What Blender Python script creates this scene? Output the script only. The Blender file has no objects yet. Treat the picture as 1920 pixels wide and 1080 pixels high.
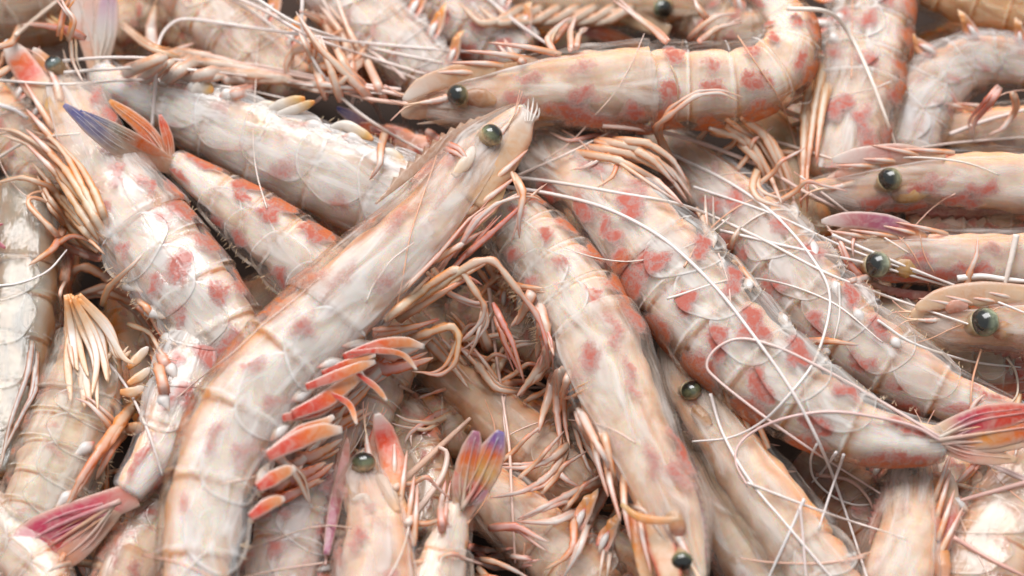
import bpy, math, random
import numpy as np
from mathutils import Vector
from mathutils.bvhtree import BVHTree

# ------------------------------------------------------------------ camera, light, exposure
S = 0.000125            # metres per photograph pixel at the focus distance
DIST = 0.45             # metres from lens to the middle of the heap
PITCH = math.radians(56)
scene = bpy.context.scene
cam_d = bpy.data.cameras.new('camera')
cam = bpy.data.objects.new('camera', cam_d)
scene.collection.objects.link(cam)
CAM = np.array([0.0, -DIST * math.cos(PITCH), DIST * math.sin(PITCH)])
FWD = np.array([0.0, math.cos(PITCH), -math.sin(PITCH)])
RIGHT = np.array([1.0, 0.0, 0.0])
UP = np.array([0.0, math.sin(PITCH), math.cos(PITCH)])
cam.location = CAM
cam.rotation_euler = (math.pi / 2 - PITCH, 0, 0)
cam_d.sensor_width = 36.0
cam_d.lens = 36.0 * DIST / (1920 * S)
cam_d.clip_start = 0.01
cam_d.clip_end = 20
cam_d.dof.use_dof = True
cam_d.dof.focus_distance = DIST - 0.012
cam_d.dof.aperture_fstop = 9.0
scene.camera = cam

world = bpy.data.worlds.new('World')
scene.world = world
world.use_nodes = True
bg = world.node_tree.nodes['Background']
bg.inputs['Color'].default_value = (0.86, 0.93, 1.0, 1)
bg.inputs['Strength'].default_value = 0.42

def lamp(name, loc, target, size, size_y, power, color):
    l = bpy.data.lights.new(name, 'AREA')
    l.shape = 'RECTANGLE'; l.size = size; l.size_y = size_y
    l.energy = power; l.color = color
    o = bpy.data.objects.new(name, l)
    scene.collection.objects.link(o)
    o.location = loc
    o.rotation_euler = (Vector(target) - Vector(loc)).to_track_quat('-Z', 'Y').to_euler()
    return o
lamp('overhead_lamp', (-0.12, 0.45, 0.95), (0, 0, 0), 0.95, 0.7, 17.5, (1.0, 0.985, 0.985))

vs = scene.view_settings
vs.view_transform = 'Standard'; vs.look = 'None'; vs.gamma = 1.0; vs.exposure = 0.08
vs.use_curve_mapping = False
scene.cycles.use_denoising = True
scene.cycles.max_bounces = 4
scene.cycles.diffuse_bounces = 2
scene.cycles.glossy_bounces = 2
scene.cycles.caustics_reflective = False
scene.cycles.caustics_refractive = False
scene.cycles.use_adaptive_sampling = True
scene.cycles.adaptive_threshold = 0.07
scene.cycles.sample_clamp_indirect = 4.0
scene.cycles.transparent_max_bounces = 8

rnd = random.Random(7)
nrs = np.random.RandomState(11)

# ------------------------------------------------------------------ materials
def node_mat(name):
    m = bpy.data.materials.new(name); m.use_nodes = True
    nt = m.node_tree
    return m, nt, nt.nodes['Principled BSDF']

def N(nt, t, **kw):
    n = nt.nodes.new(t)
    for k, v in kw.items():
        setattr(n, k, v)
    return n

def noise(nt, vec, scale, detail=3, rough=0.55, dist=0.0):
    n = N(nt, 'ShaderNodeTexNoise'); n.inputs['Scale'].default_value = scale
    n.inputs['Detail'].default_value = detail; n.inputs['Roughness'].default_value = rough
    n.inputs['Distortion'].default_value = dist
    nt.links.new(vec, n.inputs['Vector']); return n

def ramp(nt, val, stops):
    r = N(nt, 'ShaderNodeMapRange'); r.interpolation_type = 'SMOOTHSTEP'
    nt.links.new(val, r.inputs['Value'])
    r.inputs['From Min'].default_value = stops[0]; r.inputs['From Max'].default_value = stops[1]
    r.inputs['To Min'].default_value = stops[2]; r.inputs['To Max'].default_value = stops[3]
    return r.outputs['Result']

def mth(nt, op, a, b=None):
    n = N(nt, 'ShaderNodeMath', operation=op)
    for i, x in enumerate((a, b)):
        if x is None: continue
        if isinstance(x, (int, float)): n.inputs[i].default_value = x
        else: nt.links.new(x, n.inputs[i])
    return n.outputs[0]

def mix(nt, fac, a, b, blend='MIX'):
    n = N(nt, 'ShaderNodeMix', data_type='RGBA', blend_type=blend)
    if isinstance(fac, (int, float)): n.inputs[0].default_value = fac
    else: nt.links.new(fac, n.inputs[0])
    for i, x in ((6, a), (7, b)):
        if isinstance(x, tuple): n.inputs[i].default_value = (*x[:3], 1)
        else: nt.links.new(x, n.inputs[i])
    return n.outputs[2]

def bump(nt, h, strength, dist, prev=None):
    b = N(nt, 'ShaderNodeBump'); b.inputs['Strength'].default_value = strength
    b.inputs['Distance'].default_value = dist
    nt.links.new(h, b.inputs['Height'])
    if prev is not None: nt.links.new(prev, b.inputs['Normal'])
    return b.outputs['Normal']

def shell_nodes(nt):
    tc = N(nt, 'ShaderNodeTexCoord').outputs['Object']
    at = N(nt, 'ShaderNodeAttribute'); at.attribute_name = 'pat'
    sep = N(nt, 'ShaderNodeSeparateColor'); nt.links.new(at.outputs['Color'], sep.inputs[0])
    oi = N(nt, 'ShaderNodeObjectInfo')
    rv = N(nt, 'ShaderNodeVectorMath', operation='ADD')
    nt.links.new(tc, rv.inputs[0]); nt.links.new(oi.outputs['Random'], rv.inputs[1])
    tc = rv.outputs[0]
    return tc, sep.outputs[0], sep.outputs[1], sep.outputs[2], at.outputs['Alpha'], oi.outputs['Color']

def flow_noise(nt, sx, sy, detail=1, dist=0.6):
    at = N(nt, 'ShaderNodeAttribute'); at.attribute_name = 'flow'
    v = N(nt, 'ShaderNodeVectorMath', operation='MULTIPLY'); v.inputs[1].default_value = (sx, sy, 1)
    nt.links.new(at.outputs['Vector'], v.inputs[0])
    return noise(nt, v.outputs[0], 1.0, detail, 0.55, dist).outputs['Fac']

def flesh_material():
    """Muscle under the shell: grey white with amber depth and fine cross fibres."""
    m, nt, p = node_mat('prawn_flesh')
    tc, spot, brown, milk, orange, tint = shell_nodes(nt)
    big = noise(nt, tc, 80, 2, 0.55, 0.8).outputs['Fac']
    fib = flow_noise(nt, 900, 110, 2, 0.8)
    f = mth(nt, 'ADD', mth(nt, 'MULTIPLY', milk, 0.8), mth(nt, 'MULTIPLY', mth(nt, 'SUBTRACT', big, 0.5), 1.9))
    f = mth(nt, 'ADD', f, mth(nt, 'MULTIPLY', mth(nt, 'SUBTRACT', fib, 0.5), 0.65))
    f = ramp(nt, f, (-0.05, 0.95, 0.0, 1.0))
    c = mix(nt, f, (0.68, 0.53, 0.425), (0.91, 0.905, 0.90))
    c = mix(nt, mth(nt, 'MULTIPLY', orange, ramp(nt, fib, (0.3, 0.7, 0.6, 1.0))), c, (0.93, 0.38, 0.08))
    c = mix(nt, mth(nt, 'MULTIPLY', brown, ramp(nt, big, (0.3, 0.7, 0.55, 1.0))), c, (0.68, 0.29, 0.085))
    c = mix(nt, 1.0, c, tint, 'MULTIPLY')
    nt.links.new(c, p.inputs['Base Color'])
    p.inputs['Roughness'].default_value = 0.5
    p.inputs['Specular IOR Level'].default_value = 0.1
    p.inputs['Subsurface Weight'].default_value = 1.0
    p.inputs['Subsurface Radius'].default_value = (1.0, 0.55, 0.32)
    p.inputs['Subsurface Scale'].default_value = 0.0028
    return m

def shell_material(name, lo, hi, x0=.45, x1=.95):
    """Clear wet shell over the flesh. Attribute 'pat' = pigment spot, dorsal brown, milky, orange."""
    m, nt, p = node_mat(name)
    tc, spot, brown, milk, orange, tint = shell_nodes(nt)
    mott = noise(nt, tc, 125, 2, 0.6, 0.8).outputs['Fac']
    mott2 = noise(nt, tc, 460, 2, 0.65, 1.0).outputs['Fac']
    base = mix(nt, mott, (0.74, 0.69, 0.65), (0.88, 0.87, 0.87))
    base = mix(nt, mth(nt, 'MULTIPLY', brown, ramp(nt, mott2, (0.25, 0.7, 0.35, 1.0))), base, (0.50, 0.26, 0.11))
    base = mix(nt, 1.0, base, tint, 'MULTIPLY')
    edge = mth(nt, 'ADD', spot, mth(nt, 'MULTIPLY', mth(nt, 'SUBTRACT', mott2, 0.5), 0.55))
    edge = mth(nt, 'ADD', edge, mth(nt, 'MULTIPLY', mth(nt, 'SUBTRACT', mott, 0.5), 0.25))
    stain = ramp(nt, edge, (0.14, 0.80, 0.0, 0.92))
    stain = mth(nt, 'MULTIPLY', stain, ramp(nt, spot, (0.02, 0.2, 0.0, 1.0)))
    stain = mth(nt, 'MULTIPLY', stain, ramp(nt, mott2, (0.32, 0.6, 0.68, 1.0)))
    vor = N(nt, 'ShaderNodeTexVoronoi'); vor.inputs['Scale'].default_value = 2300
    nt.links.new(tc, vor.inputs['Vector'])
    dots = ramp(nt, vor.outputs['Distance'], (0.25, 0.50, 1.0, 0.0))
    dz = mth(nt, 'MULTIPLY', dots, ramp(nt, mth(nt, 'MULTIPLY', edge, spot), (0.01, 0.25, 0.0, 0.5)))
    redmix = mix(nt, ramp(nt, brown, (0.1, 0.5, 0.0, 1.0)), (0.44, 0.09, 0.055), (0.54, 0.13, 0.035))
    base = mix(nt, stain, base, redmix)
    base = mix(nt, dz, base, (0.46, 0.07, 0.05))
    d2 = ramp(nt, vor.outputs['Distance'], (0.14, 0.34, 1.0, 0.0))
    d2 = mth(nt, 'MULTIPLY', d2, mth(nt, 'ADD', mth(nt, 'MULTIPLY', brown, 0.6), 0.08))
    base = mix(nt, d2, base, (0.34, 0.15, 0.08))
    nt.links.new(base, p.inputs['Base Color'])
    p.inputs['Roughness'].default_value = 0.55
    p.inputs['Specular IOR Level'].default_value = 0.0
    cloud = flow_noise(nt, 75, 330, 2, 0.9)
    al = ramp(nt, mth(nt, 'ADD', cloud, mth(nt, 'MULTIPLY', milk, 0.25)), (x0, x1, lo, hi))
    al = mth(nt, 'MAXIMUM', al, stain)
    al = mth(nt, 'MAXIMUM', al, mth(nt, 'MAXIMUM', dz, d2))
    tr = N(nt, 'ShaderNodeBsdfTransparent'); tr.inputs['Color'].default_value = (1.0, 0.955, 0.905, 1)
    ms = N(nt, 'ShaderNodeMixShader'); nt.links.new(al, ms.inputs[0])
    nt.links.new(tr.outputs[0], ms.inputs[1]); nt.links.new(p.outputs[0], ms.inputs[2])
    nn = bump(nt, cloud, 0.35, 0.0011)
    nn = bump(nt, mott2, 0.13, 0.0008, nn)
    gl = N(nt, 'ShaderNodeBsdfGlossy')
    nt.links.new(ramp(nt, mott2, (0.3, 0.75, 0.07, 0.17)), gl.inputs['Roughness'])
    nt.links.new(nn, gl.inputs['Normal'])
    fr = N(nt, 'ShaderNodeFresnel'); fr.inputs['IOR'].default_value = 1.52
    nt.links.new(nn, fr.inputs['Normal'])
    gm = N(nt, 'ShaderNodeNewGeometry')
    ff = mth(nt, 'MULTIPLY', mth(nt, 'MINIMUM', fr.outputs[0], 0.45), mth(nt, 'SUBTRACT', 1.0, gm.outputs['Backfacing']))
    mg = N(nt, 'ShaderNodeMixShader'); nt.links.new(ff, mg.inputs[0])
    nt.links.new(ms.outputs[0], mg.inputs[1]); nt.links.new(gl.outputs[0], mg.inputs[2])
    nt.links.new(mg.outputs[0], nt.nodes['Material Output'].inputs['Surface'])
    return m

def limb_material(name, clear=0.0, rough=0.3, thru=0.3, vary=1.0):
    """Legs, feelers and blades: vertex colour 'col' carries the pigment."""
    m, nt, p = node_mat(name)
    tc = N(nt, 'ShaderNodeTexCoord').outputs['Object']
    at = N(nt, 'ShaderNodeAttribute'); at.attribute_name = 'col'
    n1 = noise(nt, tc, 420, 3, 0.6, 0.8).outputs['Fac']
    n2 = noise(nt, tc, 1500, 2, 0.6, 0.3).outputs['Fac']
    c = mix(nt, ramp(nt, n1, (0.35, 0.75, 0.0, 0.4 * vary)), at.outputs['Color'], (0.82, 0.70, 0.58))
    c = mix(nt, ramp(nt, n1, (0.60, 0.25, 0.0, 0.22 * vary)), c, mix(nt, 1.0, c, (1.0, 0.62, 0.40), 'MULTIPLY'))
    nt.links.new(c, p.inputs['Base Color'])
    p.inputs['Roughness'].default_value = rough
    p.inputs['Coat Weight'].default_value = 0.25
    p.inputs['Coat Roughness'].default_value = 0.12
    nn = bump(nt, n1, 0.25, 0.0006)
    nn = bump(nt, n2, 0.2, 0.0003, nn)
    nt.links.new(nn, p.inputs['Normal'])
    tl = N(nt, 'ShaderNodeBsdfTranslucent'); nt.links.new(c, tl.inputs['Color'])
    mt = N(nt, 'ShaderNodeMixShader'); mt.inputs[0].default_value = thru
    nt.links.new(p.outputs[0], mt.inputs[1]); nt.links.new(tl.outputs[0], mt.inputs[2])
    nt.links.new(mt.outputs[0], nt.nodes['Material Output'].inputs['Surface'])
    if clear > 0:
        tr = N(nt, 'ShaderNodeBsdfTransparent')
        ms = N(nt, 'ShaderNodeMixShader'); ms.inputs[0].default_value = 1 - clear
        nt.links.new(tr.outputs[0], ms.inputs[1]); nt.links.new(mt.outputs[0], ms.inputs[2])
        nt.links.new(ms.outputs[0], nt.nodes['Material Output'].inputs['Surface'])
    return m

def eye_material():
    m, nt, p = node_mat('prawn_eye')
    tc = N(nt, 'ShaderNodeTexCoord').outputs['Object']
    n1 = noise(nt, tc, 600, 4, .65, 1.0).outputs['Fac']
    at = N(nt, 'ShaderNodeAttribute'); at.attribute_name = 'col'
    c = mix(nt, ramp(nt, n1, (0.35, 0.7, 0.0, 0.6)), at.outputs['Color'], (0.02, 0.02, 0.014))
    nt.links.new(c, p.inputs['Base Color'])
    p.inputs['Roughness'].default_value = 0.22
    p.inputs['Specular IOR Level'].default_value = 0.6
    p.inputs['Coat Weight'].default_value = 0.8
    p.inputs['Coat Roughness'].default_value = 0.05
    return m

def tray_material():
    m, nt, p = node_mat('wet_tray')
    tc = N(nt, 'ShaderNodeTexCoord').outputs['Object']
    n1 = noise(nt, tc, 60, 5).outputs['Fac']
    c = mix(nt, n1, (0.02, 0.014, 0.012), (0.06, 0.035, 0.025))
    nt.links.new(c, p.inputs['Base Color'])
    p.inputs['Roughness'].default_value = 0.8
    p.inputs['Specular IOR Level'].default_value = 0.2
    nt.links.new(bump(nt, n1, 0.4, 0.002), p.inputs['Normal'])
    return m

M_FLESH = flesh_material()
M_SHELL = shell_material('prawn_shell', 0.03, 0.7, .47, 1.15)
M_FLAP = shell_material('prawn_shell_flap', 0.05, 0.75, .52, 1.2)
M_LIMB = limb_material('prawn_limb')
M_BLADE = limb_material('prawn_blade', 0.22, 0.25)
M_FEELER = limb_material('prawn_feeler', 0.0, 0.35, 0.12, 0.3)
M_BEAK = limb_material('prawn_beak', 0.2, 0.2, 0.3)
M_EYE = eye_material()
M_TRAY = tray_material()

# ------------------------------------------------------------------ geometry helpers
def ray(u, v):
    return FWD * DIST + RIGHT * ((u - 960) * S) + UP * (-(v - 540) * S)

def at_height(u, v, h):
    r = ray(u, v)
    return CAM + r * ((h * S - CAM[2]) / r[2])

def at_depth(u, v, d):
    return CAM + ray(u, v) * (d / DIST)

def depth(p):
    return float(np.dot(np.asarray(p) - CAM, FWD))

def project(p):
    q = np.asarray(p) - CAM; d = float(np.dot(q, FWD))
    return (960 + np.dot(q, RIGHT) / d * DIST / S, 540 - np.dot(q, UP) / d * DIST / S)

def unit(a):
    a = np.asarray(a, float)
    return a / (np.linalg.norm(a, axis=-1, keepdims=True) + 1e-12)

def spline(pts, n):
    """Catmull-Rom through pts (any dimension), n samples evenly spaced along the length."""
    P = np.asarray(pts, float)
    if len(P) == 2:
        t = np.linspace(0, 1, n)[:, None]
        return P[0] * (1 - t) + P[1] * t
    Q = np.vstack([2 * P[0] - P[1], P, 2 * P[-1] - P[-2]])
    out = []
    for i in range(1, len(Q) - 2):
        p0, p1, p2, p3 = Q[i - 1], Q[i], Q[i + 1], Q[i + 2]
        t = np.linspace(0, 1, 24, endpoint=False)[:, None]
        out.append(0.5 * (2 * p1 + (p2 - p0) * t + (2 * p0 - 5 * p1 + 4 * p2 - p3) * t ** 2 + (3 * p1 - p0 - 3 * p2 + p3) * t ** 3))
    out.append(P[-1][None])
    D = np.vstack(out)
    L = np.concatenate([[0], np.cumsum(np.linalg.norm(np.diff(D[:, :min(3, D.shape[1])], axis=0), axis=1))])
    tt = np.linspace(0, L[-1], n)
    return np.stack([np.interp(tt, L, D[:, k]) for k in range(D.shape[1])], 1)

def link_mesh(name, verts, faces, mat, parent, origin, attr=None, data=None, mat2=None, from2=0, flow=None):
    me = bpy.data.meshes.new(name)
    v = np.asarray(verts, float) - origin
    me.from_pydata(v.tolist(), [], faces)
    me.polygons.foreach_set('use_smooth', [True] * len(me.polygons))
    if attr:
        a = me.attributes.new(attr, 'FLOAT_COLOR', 'POINT')
        a.data.foreach_set('color', np.asarray(data, np.float32).ravel())
    if flow is not None:
        a = me.attributes.new('flow', 'FLOAT_VECTOR', 'POINT')
        a.data.foreach_set('vector', np.asarray(flow, np.float32).ravel())
    me.materials.append(mat)
    if mat2:
        me.materials.append(mat2)
        me.polygons.foreach_set('material_index', [0 if i < from2 else 1 for i in range(len(me.polygons))])
    me.update()
    o = bpy.data.objects.new(name, me)
    scene.collection.objects.link(o)
    o.parent = parent
    return o

def grid_faces(nr, na, off=0, cap=True, closed=True):
    f = []
    m = na if closed else na - 1
    for i in range(nr - 1):
        for j in range(m):
            k = (j + 1) % na
            f.append((off + i * na + j, off + i * na + k, off + (i + 1) * na + k, off + (i + 1) * na + j))
    if cap:
        f.append(tuple(off + j for j in range(na))[::-1])
        f.append(tuple(off + (nr - 1) * na + j for j in range(na)))
    return f

def sweep(pts, w, t, ref, na=8, shift=None):
    """Elliptical sweep along pts: half-width w and half-thickness t per ring; ref faces out of the flat side."""
    P = np.asarray(pts, float); n = len(P)
    T = unit(np.gradient(P, axis=0))
    ref = np.broadcast_to(np.asarray(ref, float), (n, 3))
    A = unit(np.cross(T, ref)); B = unit(np.cross(A, T))
    ang = np.linspace(0, 2 * np.pi, na, endpoint=False)
    w = np.broadcast_to(w, (n,)); t = np.broadcast_to(t, (n,))
    V = P[:, None] + A[:, None] * (np.cos(ang)[None, :, None] * w[:, None, None]) + B[:, None] * (np.sin(ang)[None, :, None] * t[:, None, None])
    return V.reshape(-1, 3), grid_faces(n, na)

def lerp_cols(stops, t):
    """stops: [(t, (r,g,b)), ...] -> colours at t"""
    x = [s[0] for s in stops]
    return np.stack([np.interp(t, x, [s[1][k] for s in stops]) for k in range(3)], -1)

def ring_cols(cols, na, jitter=0.0):
    c = np.repeat(cols, na, axis=0)
    return np.concatenate([np.clip(c, 0, 1), np.ones((len(c), 1))], 1)

def tagged(o, label, cat, group=None):
    o['label'] = label; o['category'] = cat
    if group: o['group'] = group

# ------------------------------------------------------------------ setting
me = bpy.data.meshes.new('tray')
h = -430 * S
nx = 24
vv = [(x, y, h + 0.004 * math.sin(x * 41 + y * 23) * math.cos(y * 37) + 0.075 * min(1, max(0, (max(abs(x) * .92, abs(y)) - .19) / .06))) for y in np.linspace(-0.32, 0.34, nx) for x in np.linspace(-0.36, 0.36, nx)]  # unseen raised rim, added to block sideways light from reaching under the heap
me.from_pydata(vv, [], grid_faces(nx, nx, cap=False, closed=False))
me.materials.append(M_TRAY)
tray = bpy.data.objects.new('tray', me); scene.collection.objects.link(tray)
tray['kind'] = 'structure'

# ------------------------------------------------------------------ the prawn
CREAM = (0.90, 0.66, 0.43); WHITE = (0.92, 0.87, 0.82); ORANGE = (0.95, 0.39, 0.08); DEEP = (0.88, 0.19, 0.03)
RED = (0.80, 0.07, 0.035); PINK = (0.90, 0.46, 0.36); BLUE = (0.06, 0.09, 0.42); MAUVE = (0.45, 0.13, 0.25)
BROWN = (0.42, 0.24, 0.13); MAG = (0.62, 0.07, 0.16); YELLOW = (0.80, 0.50, 0.16)
SOLID = []           # world-space triangles of every body, for draping feelers

def prof(s):
    x = [-.13, -.085, -.04, 0.0, 0.06, 0.15, 0.27, 0.38, 0.52, 0.66, 0.77, 0.86, 0.94, 1.0, 1.2]
    y = [.10, .27, .41, 0.53, 0.64, 0.80, 0.95, 1.02, 1.0, 0.90, 0.76, 0.60, 0.45, 0.34, 0.3]
    return np.interp(s, x, y)

class Prawn:
    def __init__(self, label, path, R, side=1, roll=0, sr=(0, 1), cl=0.38, tint=(1, 1, 1), spots=1.0, brown=0.5,
                 milk=0.5, orange=0.25, seed=0, group=None, fine=True, flaps=True, snout=.12):
        self.rng = random.Random(seed * 17 + 3)
        self.R = R; self.side = side; self.cl = cl; self.sr = sr; self.tint = tuple(x ** .55 for x in tint)
        self.parms = dict(spots=spots, brown=brown, milk=milk, orange=orange)
        P3 = [at_height(u, v, h) for u, v, h in path]
        if sr[0] == 0 and snout:
            tot = sum(np.linalg.norm(P3[i + 1] - P3[i]) for i in range(len(P3) - 1)) / (sr[1] - sr[0])
            P3 = [P3[0] - unit(P3[1] - P3[0]) * tot * snout] + P3
            sr = (-snout, sr[1]); self.sr = sr
        n = 160
        self.C = spline(P3, n)
        # soften the line
        for _ in range(6):
            self.C[1:-1] = 0.25 * self.C[:-2] + 0.5 * self.C[1:-1] + 0.25 * self.C[2:]
        self.T = unit(np.gradient(self.C, axis=0))
        for _ in range(6):
            self.T[1:-1] = unit(self.T[:-2] + self.T[1:-1] + self.T[2:])
        c = unit(CAM - self.C)
        nrm = -unit(np.cross(c, self.T)) * side   # + : dorsal on the right of head->tail as seen
        c = unit(np.cross(self.T, nrm)) * side
        c = np.where((c * (CAM - self.C)).sum(1, keepdims=True) < 0, -c, c)
        ro = math.radians(roll)
        self.D = math.cos(ro) * nrm + math.sin(ro) * c
        self.Lt = math.cos(ro) * c - math.sin(ro) * nrm
        self.dep = np.array([depth(p) for p in self.C])
        self.ss = np.linspace(sr[0], sr[1], n)
        self.unit = S * self.dep.mean() / DIST      # metres of one photo pixel at this prawn
        b = [cl + (1 - cl) * k for k in (0, .135, .29, .45, .60, .75, 1.0)]
        self.b = b
        self.root = bpy.data.objects.new('prawn', None)
        scene.collection.objects.link(self.root)
        low = self.C[np.argmin(self.C[:, 2])].copy()
        low[2] -= R * self.unit * 0.7
        self.origin = np.array([self.C[:, 0].mean(), self.C[:, 1].mean(), low[2]])
        self.root.location = self.origin
        self.root.empty_display_size = 0.01
        tagged(self.root, label, 'prawn', group)
        self.make_spots()
        self.body = self.make_body(fine)
        if flaps: self.make_flaps()
        if fine: self.make_carapace()

    def frame(self, s):
        s = np.asarray(s, float)
        g = lambda A: np.stack([np.interp(s, self.ss, A[:, k]) for k in range(3)], -1)
        return g(self.C), unit(g(self.T)), unit(g(self.D)), unit(g(self.Lt))

    def seg(self, s):
        s = np.asarray(s, float); k = np.zeros(s.shape, int); t = np.zeros(s.shape)
        m = s < self.b[0]; t = np.where(m, s / self.b[0], t)
        for i in range(6):
            m = (s >= self.b[i]) & (s <= self.b[i + 1] + 1e-9)
            if i == 5: m = s >= self.b[5]
            k = np.where(m, i + 1, k); t = np.where(m, (s - self.b[i]) / (self.b[i + 1] - self.b[i]), t)
        return k, np.clip(t, 0, 1)

    def surf(self, s, th, lift=0.0, smooth=False):
        """point on the shell: s along, th from the back (0) over the near side (+90) to the belly (180)"""
        C, T, D, L = self.frame(s)
        th = np.asarray(th, float)
        k, t = self.seg(s)
        a = prof(s)
        step = np.where(k == 0, 0.05 * np.clip((t - .80) / .20, 0, 1) ** 2, 0.03 * t + 0.062 * np.clip((t - .72) / .28, 0, 1) ** 2 - 0.022)
        if smooth: step = np.full_like(a, 0.02)
        # carapace grooves
        th_a = np.abs(th)
        g1 = np.exp(-((s / self.cl - (0.50 - 0.35 * np.clip((th_a - .5) / 1.4, 0, 1))) / .035) ** 2) * np.exp(-((th_a - 1.2) / .55) ** 2)
        g2 = np.exp(-((th_a - 1.75 - .12 * np.sin(s * 30)) / .07) ** 2) * np.clip(s / self.cl, 0, 1) * (k == 0)
        a = a * (1 + step * (0.35 + 0.65 * np.abs(np.sin(th))) - 0.05 * g1 * (k == 0) - 0.045 * g2)
        # scalloped lower rim of the belly rings
        lobe = np.where(k > 0, 1 - 0.06 * np.abs(2 * t - 1) ** 3, 1.0)
        cd = np.cos(th); sd = np.sin(th)
        e = 0.86
        dd = np.sign(cd) * np.abs(cd) ** e
        ll = np.sign(sd) * np.abs(sd) ** e
        dep_ = np.where(cd < 0, lobe, 1.0 + .55 * np.clip(1 - np.maximum(s, -.03) / .16, 0, 1) ** 1.3)
        wide = 0.74 + 0.06 * np.clip(-cd, 0, 1) - 0.12 * np.clip(cd, 0, 1) ** 2
        wob = 1 + 0.014 * np.sin(s * 61 + th * 3 + self.R) + 0.012 * np.sin(s * 37 - th * 5)
        r = self.R * self.unit * (a * wob + lift)
        return C + D * (r * dd * dep_)[..., None] + L * (r * ll * wide)[..., None]

    def make_spots(self):
        r = self.rng; out = []
        for k in range(6):
            s0, s1 = self.b[k], self.b[k + 1]; d = s1 - s0
            if r.random() < .97: out.append((s0 + d * (.5 + r.uniform(-.12, .12)), math.radians(r.uniform(5, 28)), d * r.uniform(.30, .40), math.radians(r.uniform(28, 38)), r.uniform(.75, 1.05)))
            if r.random() < .95: out.append((s0 + d * (.45 + r.uniform(-.15, .15)), math.radians(r.uniform(62, 82)), d * r.uniform(.26, .36), math.radians(r.uniform(11, 16)), r.uniform(.7, 1.05)))
            if r.random() < .92: out.append((s0 + d * (.6 + r.uniform(-.15, .15)), math.radians(r.uniform(104, 124)), d * r.uniform(.26, .36), math.radians(r.uniform(10, 15)), r.uniform(.6, 1)))
        c = self.cl
        for q in ((.28, 28, .055, 13, 0.9), (.62, 24, .06, 14, .75), (.86, 60, .05, 11, .7), (.70, 105, .05, 10, .45), (.93, 20, .05, 16, .8), (.42, 95, .04, 8, .5), (.50, 55, .05, 12, .8), (.80, 98, .045, 11, .75), (.30, 72, .045, 11, .6), (.96, 48, .04, 12, .8), (.68, 68, .05, 11, .65), (.12, 45, .04, 14, .7)):
            if r.random() < .75:
                out.append((c * (q[0] + r.uniform(-.06, .06)), math.radians(q[1] + r.uniform(-8, 8)), q[2] * c / .38 * r.uniform(.7, 1.15), math.radians(q[3] * r.uniform(.9, 1.3)), q[4] * 1.15))
        self.spots = out

    def pattern(self, s, th):
        s, th = np.broadcast_arrays(np.asarray(s, float), np.asarray(th, float))
        ta = np.abs(th); m = np.zeros(s.shape)
        q0 = self.R * 7.3
        s_ = s + .006 * np.sin(ta * 6.1 + q0) + .004 * np.sin(ta * 13 + s * 60 + q0); t_ = ta + .08 * np.sin(s * 75 + q0) + .05 * np.sin(s * 140 - ta * 4 + q0)
        for (a, b, ls, lt, it) in self.spots:
            q = ((s_ - a) / ls) ** 2 + ((t_ - b) / lt) ** 2
            m = np.maximum(m, it * np.exp(-(q ** 1.3)))
        m = np.clip(m * self.parms['spots'] * 1.15, 0, 1.2)
        k, t = self.seg(s)
        pb = self.parms['brown']
        rim = np.exp(-((t - .985) / .03) ** 2)
        brown = np.exp(-(ta / .66) ** 2) * pb * 1.6 + .75 * rim * np.clip(2.0 - ta, 0, 1) + .8 * np.exp(-(t / .05) ** 2) * (k > 0) * np.clip(2.2 - ta, 0, 1)
        sc = s / self.cl
        organ = np.exp(-((sc - .42) / .16) ** 2 - ((ta - .75) / .38) ** 2) * (k == 0)
        brown = np.clip(np.maximum(brown, organ * (.3 + .6 * pb)), 0, 1)
        brown = np.maximum(brown, np.where(s < .10, .30 * np.clip(1 - s / .10, 0, 1), 0))
        milk = self.parms['milk'] - .1 + 0.34 * np.exp(-((ta - 1.35) / .5) ** 2) + 0.14 * np.sin(t * np.pi) * (k > 0) + 1.3 * np.exp(-((t - .945) / .025) ** 2) * (k > 0) * np.clip(1.15 + .6 * np.sin(ta * 5 + s * 90), 0, 1)
        milk = np.where(k == 0, milk + .15 * np.exp(-((sc - .75) / .25) ** 2) + .3 * np.clip(1 - s / .06, 0, 1), milk)
        orange = (.45 + .65 * self.parms['orange']) * np.clip((ta - 1.9) / .6, 0, 1) + .3 * self.parms['orange'] * np.exp(-((t - 0.02) / .05) ** 2) * (k > 0)  # belly orange, boosted so the colour imitates orange light in the crevices
        orange = np.maximum(orange, (.25 + .6 * self.parms['orange']) * np.exp(-((sc - .12) / .16) ** 2 - ((ta - 1.2) / .7) ** 2) * (k == 0))
        streak = np.clip(np.sin(ta * 17 + sc * 9 + np.sin(sc * 14 + self.R)) - .55, 0, 1) * (k == 0) * np.clip(1.25 - sc, 0, 1)
        brown = np.clip(brown + .8 * streak * (.3 + pb), 0, 1)
        return np.stack([m, brown, milk, orange], -1)

    def flow(self, s, th):
        tot = np.linalg.norm(np.diff(self.C, axis=0), axis=1).sum() / (self.sr[1] - self.sr[0])
        return np.stack([s * tot, np.abs(th) * self.R * self.unit, np.full(np.shape(s), self.R * .137 + self.C[0, 0] * 31)], -1).reshape(-1, 3)

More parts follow.
